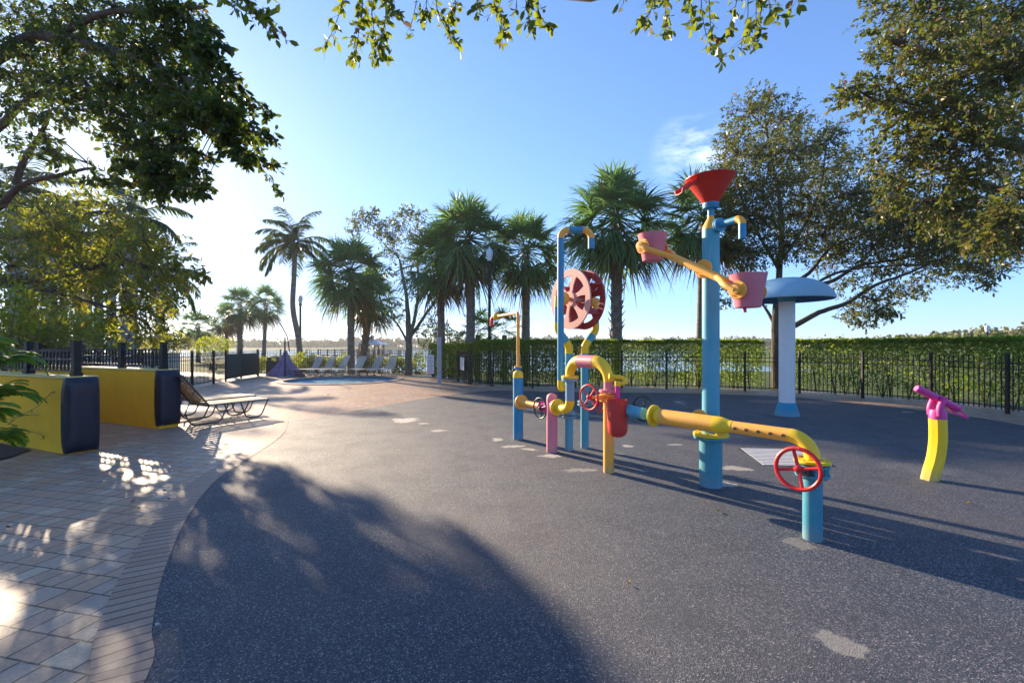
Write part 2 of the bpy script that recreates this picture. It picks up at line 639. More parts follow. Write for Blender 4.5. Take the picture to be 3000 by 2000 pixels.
def sticks(a, b, r0, r1):
    """three-sided twigs"""
    d = unit(b - a)
    ref = np.where(np.abs(d[:, 2:3]) > .9, np.array([[1., 0, 0]]), np.array([[0, 0, 1.]]))
    u = unit(np.cross(d, ref))
    w = np.cross(d, u)
    vs = []
    for (p, r) in ((a, r0), (b, r1)):
        for k in range(3):
            an = 2 * math.pi * k / 3
            vs.append(p + (u * math.cos(an) + w * math.sin(an)) * r)
    v = np.stack(vs, 1)
    N = len(a)
    base = np.arange(N)[:, None] * 6
    f = np.concatenate([base + np.array([[k, (k + 1) % 3, 3 + (k + 1) % 3, 3 + k]]) for k in range(3)], 0)
    return v.reshape(-1, 3), f


def cluster(c, rad, ntw, per, L, droop=.2, out=.5, twl=None):
    """leafy twigs filling an ellipsoid; returns leaf arrays and twig ends"""
    c, rad = np.array(c), np.array(rad)
    q = unit(RNG.normal(size=(ntw, 3))) * (RNG.random((ntw, 1)) ** .45)
    st = c + q * rad * .85
    d = unit(unit(q * rad) * out + RNG.normal(size=(ntw, 3)) * .6 + np.array([0, 0, -droop]))
    tl = (twl or .55 * float(np.mean(rad))) * (.6 + .8 * RNG.random((ntw, 1)))
    en = st + d * tl
    t = (np.arange(per) + .6) / per
    t = np.tile(t, ntw)[:, None] + RNG.normal(size=(ntw * per, 1)) * .05
    S, D, T = np.repeat(st, per, 0), np.repeat(d, per, 0), np.repeat(tl, per, 0)
    pos = S + D * T * t
    rp = unit(np.cross(D, RNG.normal(size=D.shape)))
    ld = unit(D * (.35 + .5 * t) + rp * .8 + np.array([0, 0, -.15]))
    nr = RNG.normal(size=D.shape) * .7 + np.array([0, 0, .8])
    LL = L * (.6 + .7 * RNG.random(len(pos)))
    return pos, ld, nr, LL, st, en


def crown(name, clusters, mat, barkmat, parent, L, droop=.2, out=.5, aspect=.45, shape=leaves, tw=.004, per=9, anchors=None):
    A = [cluster(c, rad, n, per, L, droop, out) for (c, rad, n) in clusters]
    pos, ld, nr, LL = (np.concatenate([a[i] for a in A]) for i in range(4))
    st, en = np.concatenate([a[4] for a in A]), np.concatenate([a[5] for a in A])
    v, f = shape(pos, ld, nr, LL, LL * aspect)
    parts = [(v, f, mat)]
    tv, tf = sticks(st, en, tw, tw * .4)
    parts.append((tv, tf, barkmat))
    # twigs from the cluster heart to each leafy shoot
    hs = np.concatenate([np.repeat(np.array(c)[None], n, 0) for (c, rad, n) in clusters])
    keep = RNG.random(len(hs)) < .5
    hv, hf = sticks(hs[keep], st[keep], tw * 1.8, tw)
    parts.append((hv, hf, barkmat))
    return np_obj(name, parts, parent)


def px_clusters(lst, Zf, rm=1.0, dens=1.0):
    """(px, py, Z or None, radius px, twigs) -> ellipsoids in space"""
    out = []
    for (px, py, Z, r, n) in lst:
        Z = Z if Z else Zf(px, py)
        c = P(px, py, Z)
        rr = r / F * Z * rm
        out.append((tuple(c), (rr, rr * 1.15, rr * .85), max(3, int(n * dens))))
    return out


def limb(mb, pts, r0, r1, n=8, wob=.03):
    pts = [Vector(p) for p in pts]
    fine = []
    for i in range(len(pts) - 1):
        a, b = pts[i], pts[i + 1]
        p0, p3 = pts[max(i - 1, 0)], pts[min(i + 2, len(pts) - 1)]
        for k in range(6):
            t = k / 6
            q = .5 * ((2 * a) + (b - p0) * t + (2 * p0 - 5 * a + 4 * b - p3) * t * t + (3 * a - p0 - 3 * b + p3) * t ** 3)
            fine.append(q + Vector([random.uniform(-wob, wob) * (b - a).length * .3 for _ in range(3)]))
    fine.append(pts[-1])
    m = len(fine)
    mb.tube(fine, [r0 + (r1 - r0) * (i / (m - 1)) for i in range(m)], n)
    return fine


def reach(mb, tips, anchors, r=.02):
    """secondary limbs from the nearest main-limb point to each leaf cluster"""
    for c in tips:
        c = Vector(c)
        a = min(anchors, key=lambda q: (q - c).length + (.6 * max(0, q.z - c.z)))
        mid = (a + c) / 2 + Vector((random.uniform(-.1, .1), random.uniform(-.1, .1), random.uniform(.0, .15))) * (c - a).length
        mb.tube(fillet([a, mid, c], .5 * (c - a).length, 5), [r] + [r * .75] * 5 + [r * .6, r * .35], 6)


# ------------------------------------------------------------------ setting: ground, water, paving
def smooth01(t):
    t = np.clip(t, 0, 1)
    return t * t * (3 - 2 * t)


def build_ground():
    xs = np.concatenate([np.linspace(-2600, -120, 12), np.linspace(-100, 100, 81), np.linspace(120, 2600, 12)])
    ys = np.concatenate([np.linspace(-400, -20, 6), np.linspace(-10, 90, 81), np.linspace(100, 250, 12), np.linspace(262, 330, 28), np.linspace(360, 3000, 12)])
    X, Y = np.meshgrid(xs, ys)
    shore = 29 + 36 * smooth01((-14 - X) / 12.0)
    shore = shore + 60 * smooth01((X - 22) / 14)
    t = smooth01((Y - shore) / 5.0)
    Zg = -.06 - 1.9 * t
    far = smooth01((Y - 286 - 10 * np.sin(X * .021) - 5 * np.sin(X * .07)) / 14)
    Zg = Zg + far * (1.9 + .5 + .9 * np.sin(X * .03 + 1) ** 2)
    # rising bank at the right
    Zg = Zg + 1.6 * smooth01((X - 26) / 20) * smooth01((Y - 10) / 25) * (1 - smooth01((Y - 110) / 40))
    Zg = Zg - 1.6 * smooth01((5.2 - np.hypot(X + 7.62, (Y - 20.45) * 1.15)) / 1.2)
    V = np.stack([X, Y, Zg], -1).reshape(-1, 3)
    nx, ny = len(xs), len(ys)
    i = (np.arange(ny - 1)[:, None] * nx + np.arange(nx - 1)[None]).ravel()
    Fq = np.stack([i, i + 1, i + nx + 1, i + nx], 1)
    o = np_obj('ground', [(V, Fq, M['ground'])])
    o.data.shade_smooth()
    return tag(o, kind='structure')


build_ground()
wb = MB().add([(-1500, 20, -.48), (1500, 20, -.48), (1500, 330, -.48), (-1500, 330, -.48)], [(0, 1, 2, 3)])
tag(wb.build('lake_water', M['lake'], None, 0), kind='structure')

POOL_C, POOL_R = Vector((-7.62, 20.45)), (2.42, 2.52)


def ellipse(c, rx, ry, n=72):
    return [Vector((c.x + rx * math.cos(2 * math.pi * k / n), c.y + ry * math.sin(2 * math.pi * k / n), 0)) for k in range(n)]


def sheet(name, outer, holes, z, mat, kind='structure'):
    loops = [[Vector((p[0], p[1], 0)) for p in outer]] + holes
    tris = tessellate_polygon(loops)
    flat = [p for lp in loops for p in lp]
    fs = []
    for t in tris:
        a, b, c = (flat[i] for i in t)
        fs.append(t if (b - a).cross(c - a).z > 0 else (t[0], t[2], t[1]))
    mb = MB()
    mb.add([(p.x, p.y, z) for p in flat], fs)
    return tag(mb.build(name, mat, None, 0), kind=kind)


sheet('brick_paving', [(-30, -9), (13, -9), (12.6, 6), (12.3, 9), (12.1, 12), (11.2, 13.6), (10.2, 15.2), (8, 16.2), (4, 17.3), (0.6, 17.1), (-1.2, 18.6), (-2.4, 21.4),
                       (-3.6, 23.2), (-5.5, 25.0), (-9, 26.2), (-13, 26.2), (-24, 27), (-30, 24)],
      [ellipse(POOL_C, POOL_R[0], POOL_R[1])], 0.0, M['pavers'])


def cat(pts, per=8, closed=False):
    out, m = [], len(pts)
    rng = range(m) if closed else range(m - 1)
    for i in rng:
        g = (lambda k: Vector(pts[k % m])) if closed else (lambda k: Vector(pts[min(max(k, 0), m - 1)]))
        p0, a, b, p3 = g(i - 1), g(i), g(i + 1), g(i + 2)
        for k in range(per):
            t = k / per
            out.append(.5 * ((2 * a) + (b - p0) * t + (2 * p0 - 5 * a + 4 * b - p3) * t * t + (3 * a - p0 - 3 * b + p3) * t ** 3))
    if not closed:
        out.append(Vector(pts[-1]))
    return out


LEFT_EDGE = [(-1.0, -4.0), (-1.1, -1.0), (-1.22, .5), (-1.42, 1.4)] + [tuple(G(*p)[:2]) for p in
             [(440, 1964), (446, 1837), (482, 1671), (548, 1518), (625, 1416), (714, 1352), (803, 1295), (836, 1262)]]
CORNER = tuple(G(845, 1233)[:2])
BACK_EDGE = [CORNER] + [tuple(G(*p)[:2]) for p in [(969, 1215), (1097, 1193), (1224, 1171), (1339, 1154), (1410, 1146), (1480, 1143.5), (1630, 1148), (1800, 1150), (1953, 1151), (2118, 1155),
             (2338, 1164), (2530, 1184), (2721, 1204), (2870, 1224), (3000, 1246)]] + [(9.75, 7.0), (9.3, 4.5), (8.2, 1.0), (6, -3), (2, -5.2)]
le = [Vector((p[0], p[1], 0)) for p in LEFT_EDGE]
be = [Vector((p[0], p[1], 0)) for p in BACK_EDGE]
lc = cat(le + [Vector((*CORNER, 0))], 8)
bc = cat(be, 8)
sheet('rubber_play_surface', [(p.x, p.y) for p in lc[:-1]] + [(p.x, p.y) for p in bc], [], .005, M['rubber'])


def band(name, line, w, z, mat, side=-1):
    """strip of bricks laid across a line, with UVs along it"""
    vs, fs, uv, s = [], [], [], 0
    for i, p in enumerate(line):
        t = (line[min(i + 1, len(line) - 1)] - line[max(i - 1, 0)]).normalized()
        nrm = Vector((-t.y, t.x, 0)) * side
        if i:
            s += (p - line[i - 1]).length
        vs += [(p.x, p.y, z), (p.x + nrm.x * -w, p.y + nrm.y * -w, z)]
        uv += [(s, 0.1), (s, 0.1 + w)]
    for i in range(len(line) - 1):
        fs.append((2 * i, 2 * i + 1, 2 * i + 3, 2 * i + 2) if side < 0 else (2 * i, 2 * i + 2, 2 * i + 3, 2 * i + 1))
    mb = MB().add(vs, fs)
    o = mb.build(name, mat, None, 0)
    me = o.data
    ul = me.uv_layers.new(name='UVMap')
    for lp in me.loops:
        ul.data[lp.index].uv = uv[lp.vertex_index]
    return tag(o, kind='structure')


band('brick_edging', lc, .235, .009, M['border'])

# ------------------------------------------------------------------ round pool
t = thing('spa_pool', 'round sunken pool of bubbling pale blue water with a brick rim', 'pool', (POOL_C.x, POOL_C.y, 0))


def ring(c, r0, r1, z0, z1, n=72, mb=None):
    mb = mb or MB()
    a, b = ellipse(c, r0[0], r0[1], n), ellipse(c, r1[0], r1[1], n)
    vs = [(p.x, p.y, z0) for p in a] + [(p.x, p.y, z1) for p in b]
    return mb.add(vs, [(k, (k + 1) % n, n + (k + 1) % n, n + k) for k in range(n)])


q = POOL_R
mb = ring(POOL_C, (q[0] + .26, q[1] + .26), (q[0] + .25, q[1] + .25), .001, .03)
ring(POOL_C, (q[0] + .25, q[1] + .25), (q[0] - .04, q[1] - .04), .03, .03, mb=mb)
ring(POOL_C, (q[0] - .04, q[1] - .04), (q[0] - .04, q[1] - .04), .03, -.03, mb=mb)
mb.build('coping', M['stonecoping'], t, 20)
mb = ring(POOL_C, (q[0] - .03, q[1] - .03), (q[0] - .03, q[1] - .03), -.02, -1.1)
mb.build('tile_wall', M['pooltile'], t)
mb = MB()
el = ellipse(POOL_C, q[0] - .035, q[1] - .035)
mb.add([(p.x, p.y, -.10) for p in el], [tuple(range(len(el)))])
mb.build('water', M['poolwater'], t, 0)

# ------------------------------------------------------------------ pipe maze play structure
def hand_wheel(c, n, R_, mat, parent, stem_to=None, name='hand_wheel', spokes=4, rot=.3, r=.011):
    c = Vector(c)
    u, w, ax = frame(n)
    mb = MB().torus(c, n, R_, r, 44, 10)
    for k in range(spokes):
        a = rot + 2 * math.pi * k / spokes
        d = u * math.cos(a) + w * math.sin(a)
        mb.tube([c - ax * .012, c + d * R_ * .5 - ax * .008, c + d * R_], [r * .95, r * .85, r * .8], 8)
    mb.lathe([(.012, -.03), (.026, -.03), (.028, .0), (.024, .022), (.012, .028)], c - ax * .006, ax, 14)
    o = mb.build(name, mat, parent)
    if stem_to is not None:
        st = MB().cyl(c - ax * .01, Vector(stem_to), .012, .016, 10)
        st.build('stem', M['steel'], o)
    return o


W = thing('pipe_play_structure', 'multicoloured pipe maze with a yellow and pink arch, paddle wheel and red hand wheels', 'water play structure', (1.15, 5.42, 0))
zv = Vector((0, 0, 1))
d1 = Vector((.478, -.878, 0)).normalized()
pl = Vector((-.878, -.478, 0)).normalized()
PA, PP, PR, PO = Vector((.099, 7.35, 0)), Vector((.567, 6.465, 0)), Vector((.77, 6.04, 0)), Vector((1.151, 5.42, 0))
PB1, PB2, PT = Vector((.823, 6.57, 0)), Vector((1.075, 6.73, 0)), Vector((.668, 6.25, 0))
PV = Vector((2.337, 3.54, 0))

# left post with thin sprayer pipe
MB().lathe([(.081, -.01), (.082, .02), (.082, 1.0)], PA).build('post', M['blue'], W, label='blue post with a yellow domed top')
o = MB().lathe([(.0825, 1.0), (.0825, 1.05), (.078, 1.075), (.062, 1.1), (.036, 1.112), (.03, 1.12)], PA).build('domed_cap', M['yellow'], W)
MB().cyl(PA + zv * 1.118, PA + zv * 1.14, .03).flange(PA + zv * 1.15, zv, .064, .022, 4).build('flange', M['blue'], W)
mb = MB().flange(PA + zv * 1.174, zv, .064, .022, 4)
dt = Vector((-.395, .92, 0)).normalized()
mb.tube(fillet([PA + zv * 1.18, PA + zv * 2.045, PA + zv * 2.045 + dt * .95], .07), .026, 14)
mb.build('spray_pipe', M['orange'], W, label='thin orange pipe rising and turning back')
e = PA + zv * 2.045 + dt * .95
MB().lathe([(.026, -.02), (.058, -.01), (.066, .0), (.066, .03), (.05, .045), (.02, .05)], e, dt, 22).build('spray_disc', M['yellow'], W)
mb = MB().cyl(e + dt * .05, e + dt * .16, .04, .03, 12)
mb.tube(fillet([e + dt * .12, e + dt * .16 + Vector((-.03, 0, -.03)), e + dt * .16 + Vector((-.04, 0, -.17))], .03), [.035] * 9 + [.03], 12)
mb.build('spray_nozzle', M['wheelred'], W)

# orange link pipe with magenta valve to the pink post
zl = .615
mb = MB().flange(PA + d1 * .105 + zv * zl, d1, .117, .028)
mb.lathe([(.07, .0), (.062, .05), (.047, .09), (.047, .60)], PA + d1 * .118 + zv * zl, d1, 20)
mb.build('link_pipe', M['orange'], W)
vc = PA + d1 * .79 + zv * zl
mb = MB().lathe([(.05, -.10), (.078, -.09), (.078, -.075), (.055, -.07), (.068, 0), (.055, .07), (.078, .075), (.078, .09), (.05, .10)], vc, d1, 24)
mb.cyl(vc + zv * .03 + pl * .02, vc + pl * .09, .035, .022, 12)
val = mb.build('valve_body', M['magenta'], W)
hand_wheel(vc + Vector((-.072, -.075, -.005)), (-.82, -.57, 0), .147, M['darkgreen'], W, vc)
MB().lathe([(.076, -.01), (.078, .02), (.078, .755), (.074, .79), (.06, .818), (.035, .834), (.004, .84)], PP).build('post', M['pink'], W, label='pink post with a rounded top')

# elbow, riser and arch
ze = .655
MB().flange(PP + d1 * .10 + zv * ze, d1, .112, .022).build('flange', M['magenta'], W)
mb = MB().flange(PP + d1 * .135 + zv * ze, d1, .118, .03)
pr = PR + zv * ze
mb.tube([PP + d1 * .13 + zv * ze] + arc(pr - d1 * .13 + zv * .13, -zv * .13, d1 * .13, 12), .06, 22)
mb.build('elbow', M['yellow'], W)
MB().cyl(pr + zv * .13, PR + zv * 1.05, .059).flange(PR + zv * 1.06, zv, .112, .03).build('riser', M['greyblue'], W)
a2 = (PO - PR)
La = a2.length
a2.normalize()
zt, rb = 1.312, .20
mb = MB().flange(PR + zv * 1.094, zv, .115, .032)
n_ = 14
mb.tube(arc(PR + a2 * rb + zv * (zt - rb), -a2 * rb, zv * rb, n_), [.058 + (.079 - .058) * k / n_ for k in range(n_ + 1)], 26)
mb.build('elbow', M['yellow'], W)
MB().cyl(PR + a2 * rb + zv * zt, PO - a2 * .23 + zv * zt, .0805, n=28).build('pipe', M['pink'], W)
MB().tube(arc(PO - a2 * .23 + zv * (zt - .23), zv * .23, a2 * .23, n_), [.079 - (.079 - .058) * k / n_ for k in range(n_ + 1)], 26).build('elbow', M['yellow'], W)
MB().cyl(PO + zv * (zt - .23), PO + zv * .98, .0585).flange(PO + zv * .972, zv, .113, .03).build('riser', M['pink'], W)
mb = MB().flange(PO + zv * .925, zv, .108, .02, 0).flange(PO + zv * .862, zv, .112, .022).bolts(PO + zv * .905, zv, .09, 8, .009, .055)
mb.lathe([(.06, .86), (.068, .89), (.06, .93)], PO)
mb.build('valve_body', M['orange'], W)
MB().lathe([(.062, -.01), (.063, .03), (.063, .855)], PO).build('post', M['orange'], W, label='orange post under the arch')
mb = MB().cyl(PO + zv * .9, PO + pl * .3 + zv * .91, .018, n=12)
mb.box(PO + pl * .13 + zv * .9, (.1, .05, .06), pl)
mb.build('valve_stem', M['orange'], W)
hand_wheel(PO + Vector((-.265, -.17, .915)), (-.82, -.57, 0), .142, M['wheelred'], W, None, rot=.85)

# fork posts of the paddle wheel
ax = Vector((.842, .54, 0)).normalized()
WC = (PB1 + PB2) / 2 + Vector((.004, 0, 2.185))
for (pb, s, zf) in ((PB1, -1, .515), (PB2, 1, .665)):
    MB().lathe([(.059, -.01), (.06, .02), (.06, zf - .02)], pb).build('post', M['sky'], W)
    mb = MB().flange(pb + zv * (zf - .022), zv, .105, .022, 0).flange(pb + zv * (zf + .022), zv, .105, .022, 0).bolts(pb + zv * zf, zv, .086, 8, .009, .045)
    mb.build('flange', M['greyblue'], W)
    MB().cyl(pb + zv * zf, pb + zv * 1.40, .057).build('riser', M['sky'], W)
    top = WC + ax * (.36 * s)
    p1, p2, p3 = pb + zv * 1.50, Vector((top.x, top.y, 1.745)), Vector((top.x, top.y, 2.06))
    o1, o2 = (p2 - p1).normalized(), (p1 - p2).normalized()
    MB().tube(fillet([pb + zv * 1.40, p1, p1 + o1 * .10], .099, 9), .0575, 22).build('elbow', M['yellow'], W)
    MB().cyl(p1 + o1 * .10, p2 + o2 * .10, .055).build('pipe', M['sky'], W)
    MB().tube(fillet([p2 + o2 * .10, p2, p2 + zv * .10], .099, 9), .0555, 22).build('elbow', M['yellow'], W)
    MB().cyl(p2 + zv * .10, p3, .052).build('pipe', M['blue'], W)
    mb = MB().cyl(p3, top + zv * .03, .053, .045)
    mb.lathe([(.03, -.05), (.085, -.045), (.095, -.02), (.095, .02), (.085, .045), (.03, .05)], top - ax * (.10 * s), ax, 24)
    mb.cyl(top + ax * .04, top - ax * .12 * s, .05, n=16)
    mb.build('bearing', M['orange'], W)
mb = MB().box(PB2 + Vector((.06, -.05, .667)), (.18, .05, .05), (.8, -.6, 0))
mb.build('valve_stem', M['steel'], W)
hand_wheel(PB2 + Vector((.195, -.12, .66)), (.55, -.83, 0), .105, M['wheelred'], W, PB2 + Vector((.05, -.03, .66)))

# paddle wheel
ww = MB().cyl(WC - ax * .33, WC + ax * .33, .03, n=16).build('paddle_wheel', M['steel'], W)
up = zv
sd = ax.cross(up).normalized()


def wheel_disc(off, mat):
    c = WC + ax * off
    mb = MB()
    n, Ro, Ri, th = 60, .435, .338, .012
    vs, fs = [], []
    for k in range(n):
        a = 2 * math.pi * k / n
        d = sd * math.cos(a) + up * math.sin(a)
        vs += [c + d * Ro - ax * th, c + d * Ro + ax * th, c + d * Ri + ax * th, c + d * Ri - ax * th]
    for k in range(n):
        b, b2 = 4 * k, 4 * ((k + 1) % n)
        for j in range(4):
            fs.append((b + j, b2 + j, b2 + (j + 1) % 4, b + (j + 1) % 4))
    mb.add(vs, fs)
    th2 = .009
    for s in range(6):
        a0 = 2 * math.pi * (s + .27) / 6
        d, tt = sd * math.cos(a0) + up * math.sin(a0), -sd * math.sin(a0) + up * math.cos(a0)
        prof = []
        for k in range(11):
            u_ = k / 10
            r_ = .05 + (.352 - .05) * u_
            w_ = .030 + .11 * max(0, u_ - .45) ** 1.5 + .02 * max(0, .25 - u_)
            prof.append((r_, w_))
        vs = []
        for (r_, w_) in prof:
            vs += [c + d * r_ + tt * w_ - ax * th2, c + d * r_ + tt * w_ + ax * th2, c + d * r_ - tt * w_ + ax * th2, c + d * r_ - tt * w_ - ax * th2]
        fs = []
        for k in range(10):
            for j in range(4):
                fs.append((4 * k + j, 4 * k + 4 + j, 4 * k + 4 + (j + 1) % 4, 4 * k + (j + 1) % 4))
        mb.add(vs, fs)
    mb.lathe([(.02, -.022), (.11, -.02), (.11, .02), (.02, .022)], c, ax, 24)
    mb.build('wheel_rim', mat, ww, 30)


wheel_disc(-.135, M['salmon'])
wheel_disc(.135, M['maroon'])
for s in range(6):
    a0 = 2 * math.pi * (s + .27) / 6
    d, tt = sd * math.cos(a0) + up * math.sin(a0), -sd * math.sin(a0) + up * math.cos(a0)
    mb = MB()
    vs, fs = [], []
    for k in range(7):
        u_ = k / 6
        p = WC + d * (.11 + .31 * u_) + tt * (.10 * math.sin(u_ * 1.6) - .02)
        for j in (-1, 1):
            vs += [p + ax * (.124 * j) + tt * .004, p + ax * (.124 * j) - tt * .004]
    for k in range(6):
        b, b2 = 4 * k, 4 * k + 4
        fs += [(b, b + 2, b2 + 2, b2), (b + 1, b2 + 1, b2 + 3, b + 3), (b, b2, b2 + 1, b + 1), (b + 2, b + 3, b2 + 3, b2 + 2)]
    fs += [(0, 1, 3, 2), (24, 26, 27, 25)]
    mb.add(vs, fs)
    mb.build('paddle', M['maroon'], ww)

# tall blue gooseneck
zb = .925
MB().tube(fillet([PB1 + Vector((-.02, -.04, zb)), PT + zv * zb, PT + zv * 1.04], .105, 10), .0455, 20).build('elbow', M['yellow'], W)
MB().cyl(PT + zv * 1.04, PT + zv * 2.985, .045).build('gooseneck_pipe', M['blue'], W, label='tall blue pipe bent over at the top')
xr = Vector((1, -.02, 0)).normalized()
g1 = PT + zv * 2.985
MB().tube(arc(g1 + xr * .115, -xr * .115, zv * .115, 12), .0455, 20).build('elbow', M['orange'], W)
MB().cyl(g1 + xr * .115 + zv * .115, g1 + xr * .305 + zv * .115, .045).build('pipe', M['blue'], W)
MB().tube(arc(g1 + xr * .305, zv * .115, xr * .115, 12), .0455, 20).build('elbow', M['orange'], W)
e = g1 + xr * .42
mb = MB().tube([e, e - zv * .145], .045, 20, cap=False)
mb.tube([e - zv * .145, e - zv * .02], .039, 20, cap=False)
mb.build('spout', M['blue'], W)

# red canister beside the orange post
cc = Vector((1.19, 5.10, 0))
mb = MB().lathe([(.004, .492), (.06, .497), (.092, .52), (.107, .56), (.112, .62), (.114, .905), (.109, .905), (.104, .62), (.09, .56), (.004, .53)], cc + Vector((.01, 0, 0)), Vector((-.03, 0, 1)), 34)
can = mb.build('canister', M['red'], W)
MB().cyl(PO + Vector((.0, -.05, .78)), cc + Vector((-.02, .09, .78)), .03, n=14).build('bracket', M['red'], can)
MB().lathe([(.02, 0), (.03, .03), (.033, .075), (.038, .08), (.038, .115), (.02, .12)], cc + Vector((.10, -.03, .745)), (1, -.15, 0), 16).build('knob', M['red'], can)

# main run of pipe to the right-hand post
zm = .786
PM = Vector((1.47, 4.71, zm))
e1 = (Vector((PV.x, PV.y, zm)) - PM).normalized()
MB().lathe([(.05, 0), (.058, .04), (.07, .3), (.062, .42), (.062, .50)], PO + Vector((.05, -.12, zm)), PM - (PO + Vector((.05, -.12, zm))), 22).build('pipe', M['sky'], W)
vc2 = PM - e1 * .26
hand_wheel(vc2 + Vector((.13, .10, .03)), (.80, .60, 0), .135, M['darkgreen'], W, vc2)
mb = MB().flange(PM, e1, .112, .026)
mb.lathe([(.06, .01), (.064, .03), (.0775, .06), (.0775, .085)], PM, e1, 26)
mb.build('flange', M['yellow'], W)
MB().cyl(PM + e1 * .085, PM + e1 * .66, .0765, n=30).build('pipe', M['orange'], W, label='thick orange pipe lying level')
MB().lathe([(.0775, .655), (.0775, .71), (.07, .75), (.058, .79), (.0555, .80), (.0555, .83)], PM, e1, 28).build('reducer', M['yellow'], W)
th = MB().cyl(PM + e1 * .83, PM + e1 * 1.30, .0535, n=26).build('pipe', M['orange'], W, label='thinner orange pipe with five round nozzles')
pn = Vector((-.803, -.595, 0)).normalized()
for k in range(5):
    q_ = PM + e1 * (.875 + .098 * k) + (pn * .85 + zv * .05) * .0
    MB().lathe([(.005, .012), (.0065, .010), (.0075, .062), (.0135, .062), (.0135, .05), (.0135, .04)], q_, pn, 14).build('nozzle', M['bronze'], th)
rb = .158
MB().tube(arc(PM + e1 * 1.298 - zv * rb, zv * rb, e1 * rb, 14), .0555, 26).flange(PV + zv * .612, zv, .125, .024).build('elbow', M['yellow'], W)
mb = MB().flange(PV + zv * .578, zv, .118, .018, 0).flange(PV + zv * .505, zv, .118, .022, 0).bolts(PV + zv * .555, zv, .1, 8, .011, .07)
mb.lathe([(.066, .50), (.085, .52), (.085, .56), (.066, .58)], PV)
mb.build('valve_body', M['teal'], W)
MB().lathe([(.066, -.01), (.067, .02), (.067, .5)], PV, n=32).build('post', M['teal'], W, label='teal post at the near end')
mb = MB().cyl(PV + zv * .545 + pn * .06, PV + zv * .56 + pn * .26, .014, n=10).box(PV + zv * .55 + pn * .12, (.09, .05, .06), pn)
mb.build('valve_stem', M['bronze'], W)
hand_wheel(PV + pn * .265 + zv * .592, pn + Vector((.05, 0, .03)), .150, M['wheelred'], W, None, rot=.22, r=.0155)

# magenta riser with yellow nozzle behind the canister
mr = Vector((1.225, 5.28, 0))
MB().cyl(mr + zv * .76, mr + zv * 1.045, .03, n=16).build('riser', M['magenta'], W)
mb = MB().cyl(mr + zv * 1.045, mr + zv * 1.10, .033, n=16)
mb.tube(fillet([mr + Vector((-.085, .0, 1.155)), mr + Vector((.07, -.01, 1.14)), mr + Vector((.085, -.01, 1.075)), mr + Vector((.0, 0, 1.07))], .05, 8), .026, 14)
mb.flange(mr + Vector((-.09, 0, 1.155)), (1, 0, -.05), .035, .02, 0)
mb.build('nozzle', M['yellow'], W)

# ------------------------------------------------------------------ tower with funnel and tipping buckets
PMt = Vector((2.14, 4.9, 0))
T = thing('bucket_tower', 'tall blue post carrying a red funnel and two pink tipping buckets on an orange arm', 'water play tower', PMt)
MB().lathe([(.1165, -.01), (.117, .05)], PMt, n=36).build('foot', M['cyan'], T)
MB().lathe([(.116, .05), (.116, .50)], PMt, n=36).build('base_post', M['teal'], T)
MB().flange(PMt + zv * .525, zv, .172, .03, 0).build('flange', M['teal'], T)
MB().flange(PMt + zv * .558, zv, .178, .034, 10).build('flange', M['yellow'], T)
MB().lathe([(.088, .57), (.088, 2.757)], PMt, n=36).build('post', M['sky'], T)
MB().lathe([(.0885, 2.755), (.084, 2.785), (.055, 2.845), (.036, 2.875), (.0345, 2.90)], PMt, n=32).build('reducer', M['orange'], T)
MB().cyl(PMt + zv * 2.9, PMt + zv * 3.0, .033, n=20).flange(PMt + zv * 2.995, zv, .082, .02).lathe([(.06, 3.005), (.083, 3.01), (.083, 3.04), (.07, 3.045)], PMt).build('neck', M['blue'], T)
fax = Vector((-.05, -.03, 1)).normalized()
fo = PMt + zv * 3.04
mb = MB().lathe([(.078, 0), (.246, .262), (.254, .268), (.254, .276), (.243, .276), (.076, .012)], fo, fax, 48, close=False)
fun = mb.build('funnel', M['red'], T)
sdv = Vector((-.93, -.36, 0)).normalized()
sw = Vector((-sdv.y, sdv.x, 0))
mb = MB()
vs, fs = [], []
for k in range(6):
    u_ = k / 5
    c = fo + sdv * (.185 + .25 * u_) + zv * (.225 - .165 * u_)
    for (a, b) in ((-.062, .035), (-.05, -.012), (0, -.022), (.05, -.012), (.062, .035), (.054, .035), (.044, -.004), (0, -.013), (-.044, -.004), (-.054, .035)):
        vs.append(c + sw * a + zv * b)
for k in range(5):
    for j in range(10):
        fs.append((10 * k + j, 10 * k + (j + 1) % 10, 10 * k + 10 + (j + 1) % 10, 10 * k + 10 + j))
fs += [(0, 1, 8, 9), (1, 2, 7, 8), (2, 3, 6, 7), (3, 4, 5, 6), (59, 58, 51, 50), (58, 57, 52, 51), (57, 56, 53, 52), (56, 55, 54, 53)]
mb.add(vs, fs)
mb.build('pouring_lip', M['red'], fun)
# side spout
sd2 = Vector((.355, -.935, 0)).normalized()
so = PMt + zv * 2.777
mb = MB().flange(so + sd2 * .105, sd2, .075, .022, 8).flange(so + sd2 * .128, sd2, .075, .022, 0).cyl(so + sd2 * .06, so + sd2 * .345, .036, n=18)
sp = mb.build('spout', M['blue'], T)
MB().tube(arc(so + sd2 * .345 - zv * .065, zv * .065, sd2 * .065, 10), .0365, 18).build('elbow', M['orange'], sp)
e = so + sd2 * .41 - zv * .065
MB().tube([e, e - zv * .145], .036, 18, cap=False).tube([e - zv * .145, e], .031, 18, cap=False).build('outlet', M['blue'], sp)
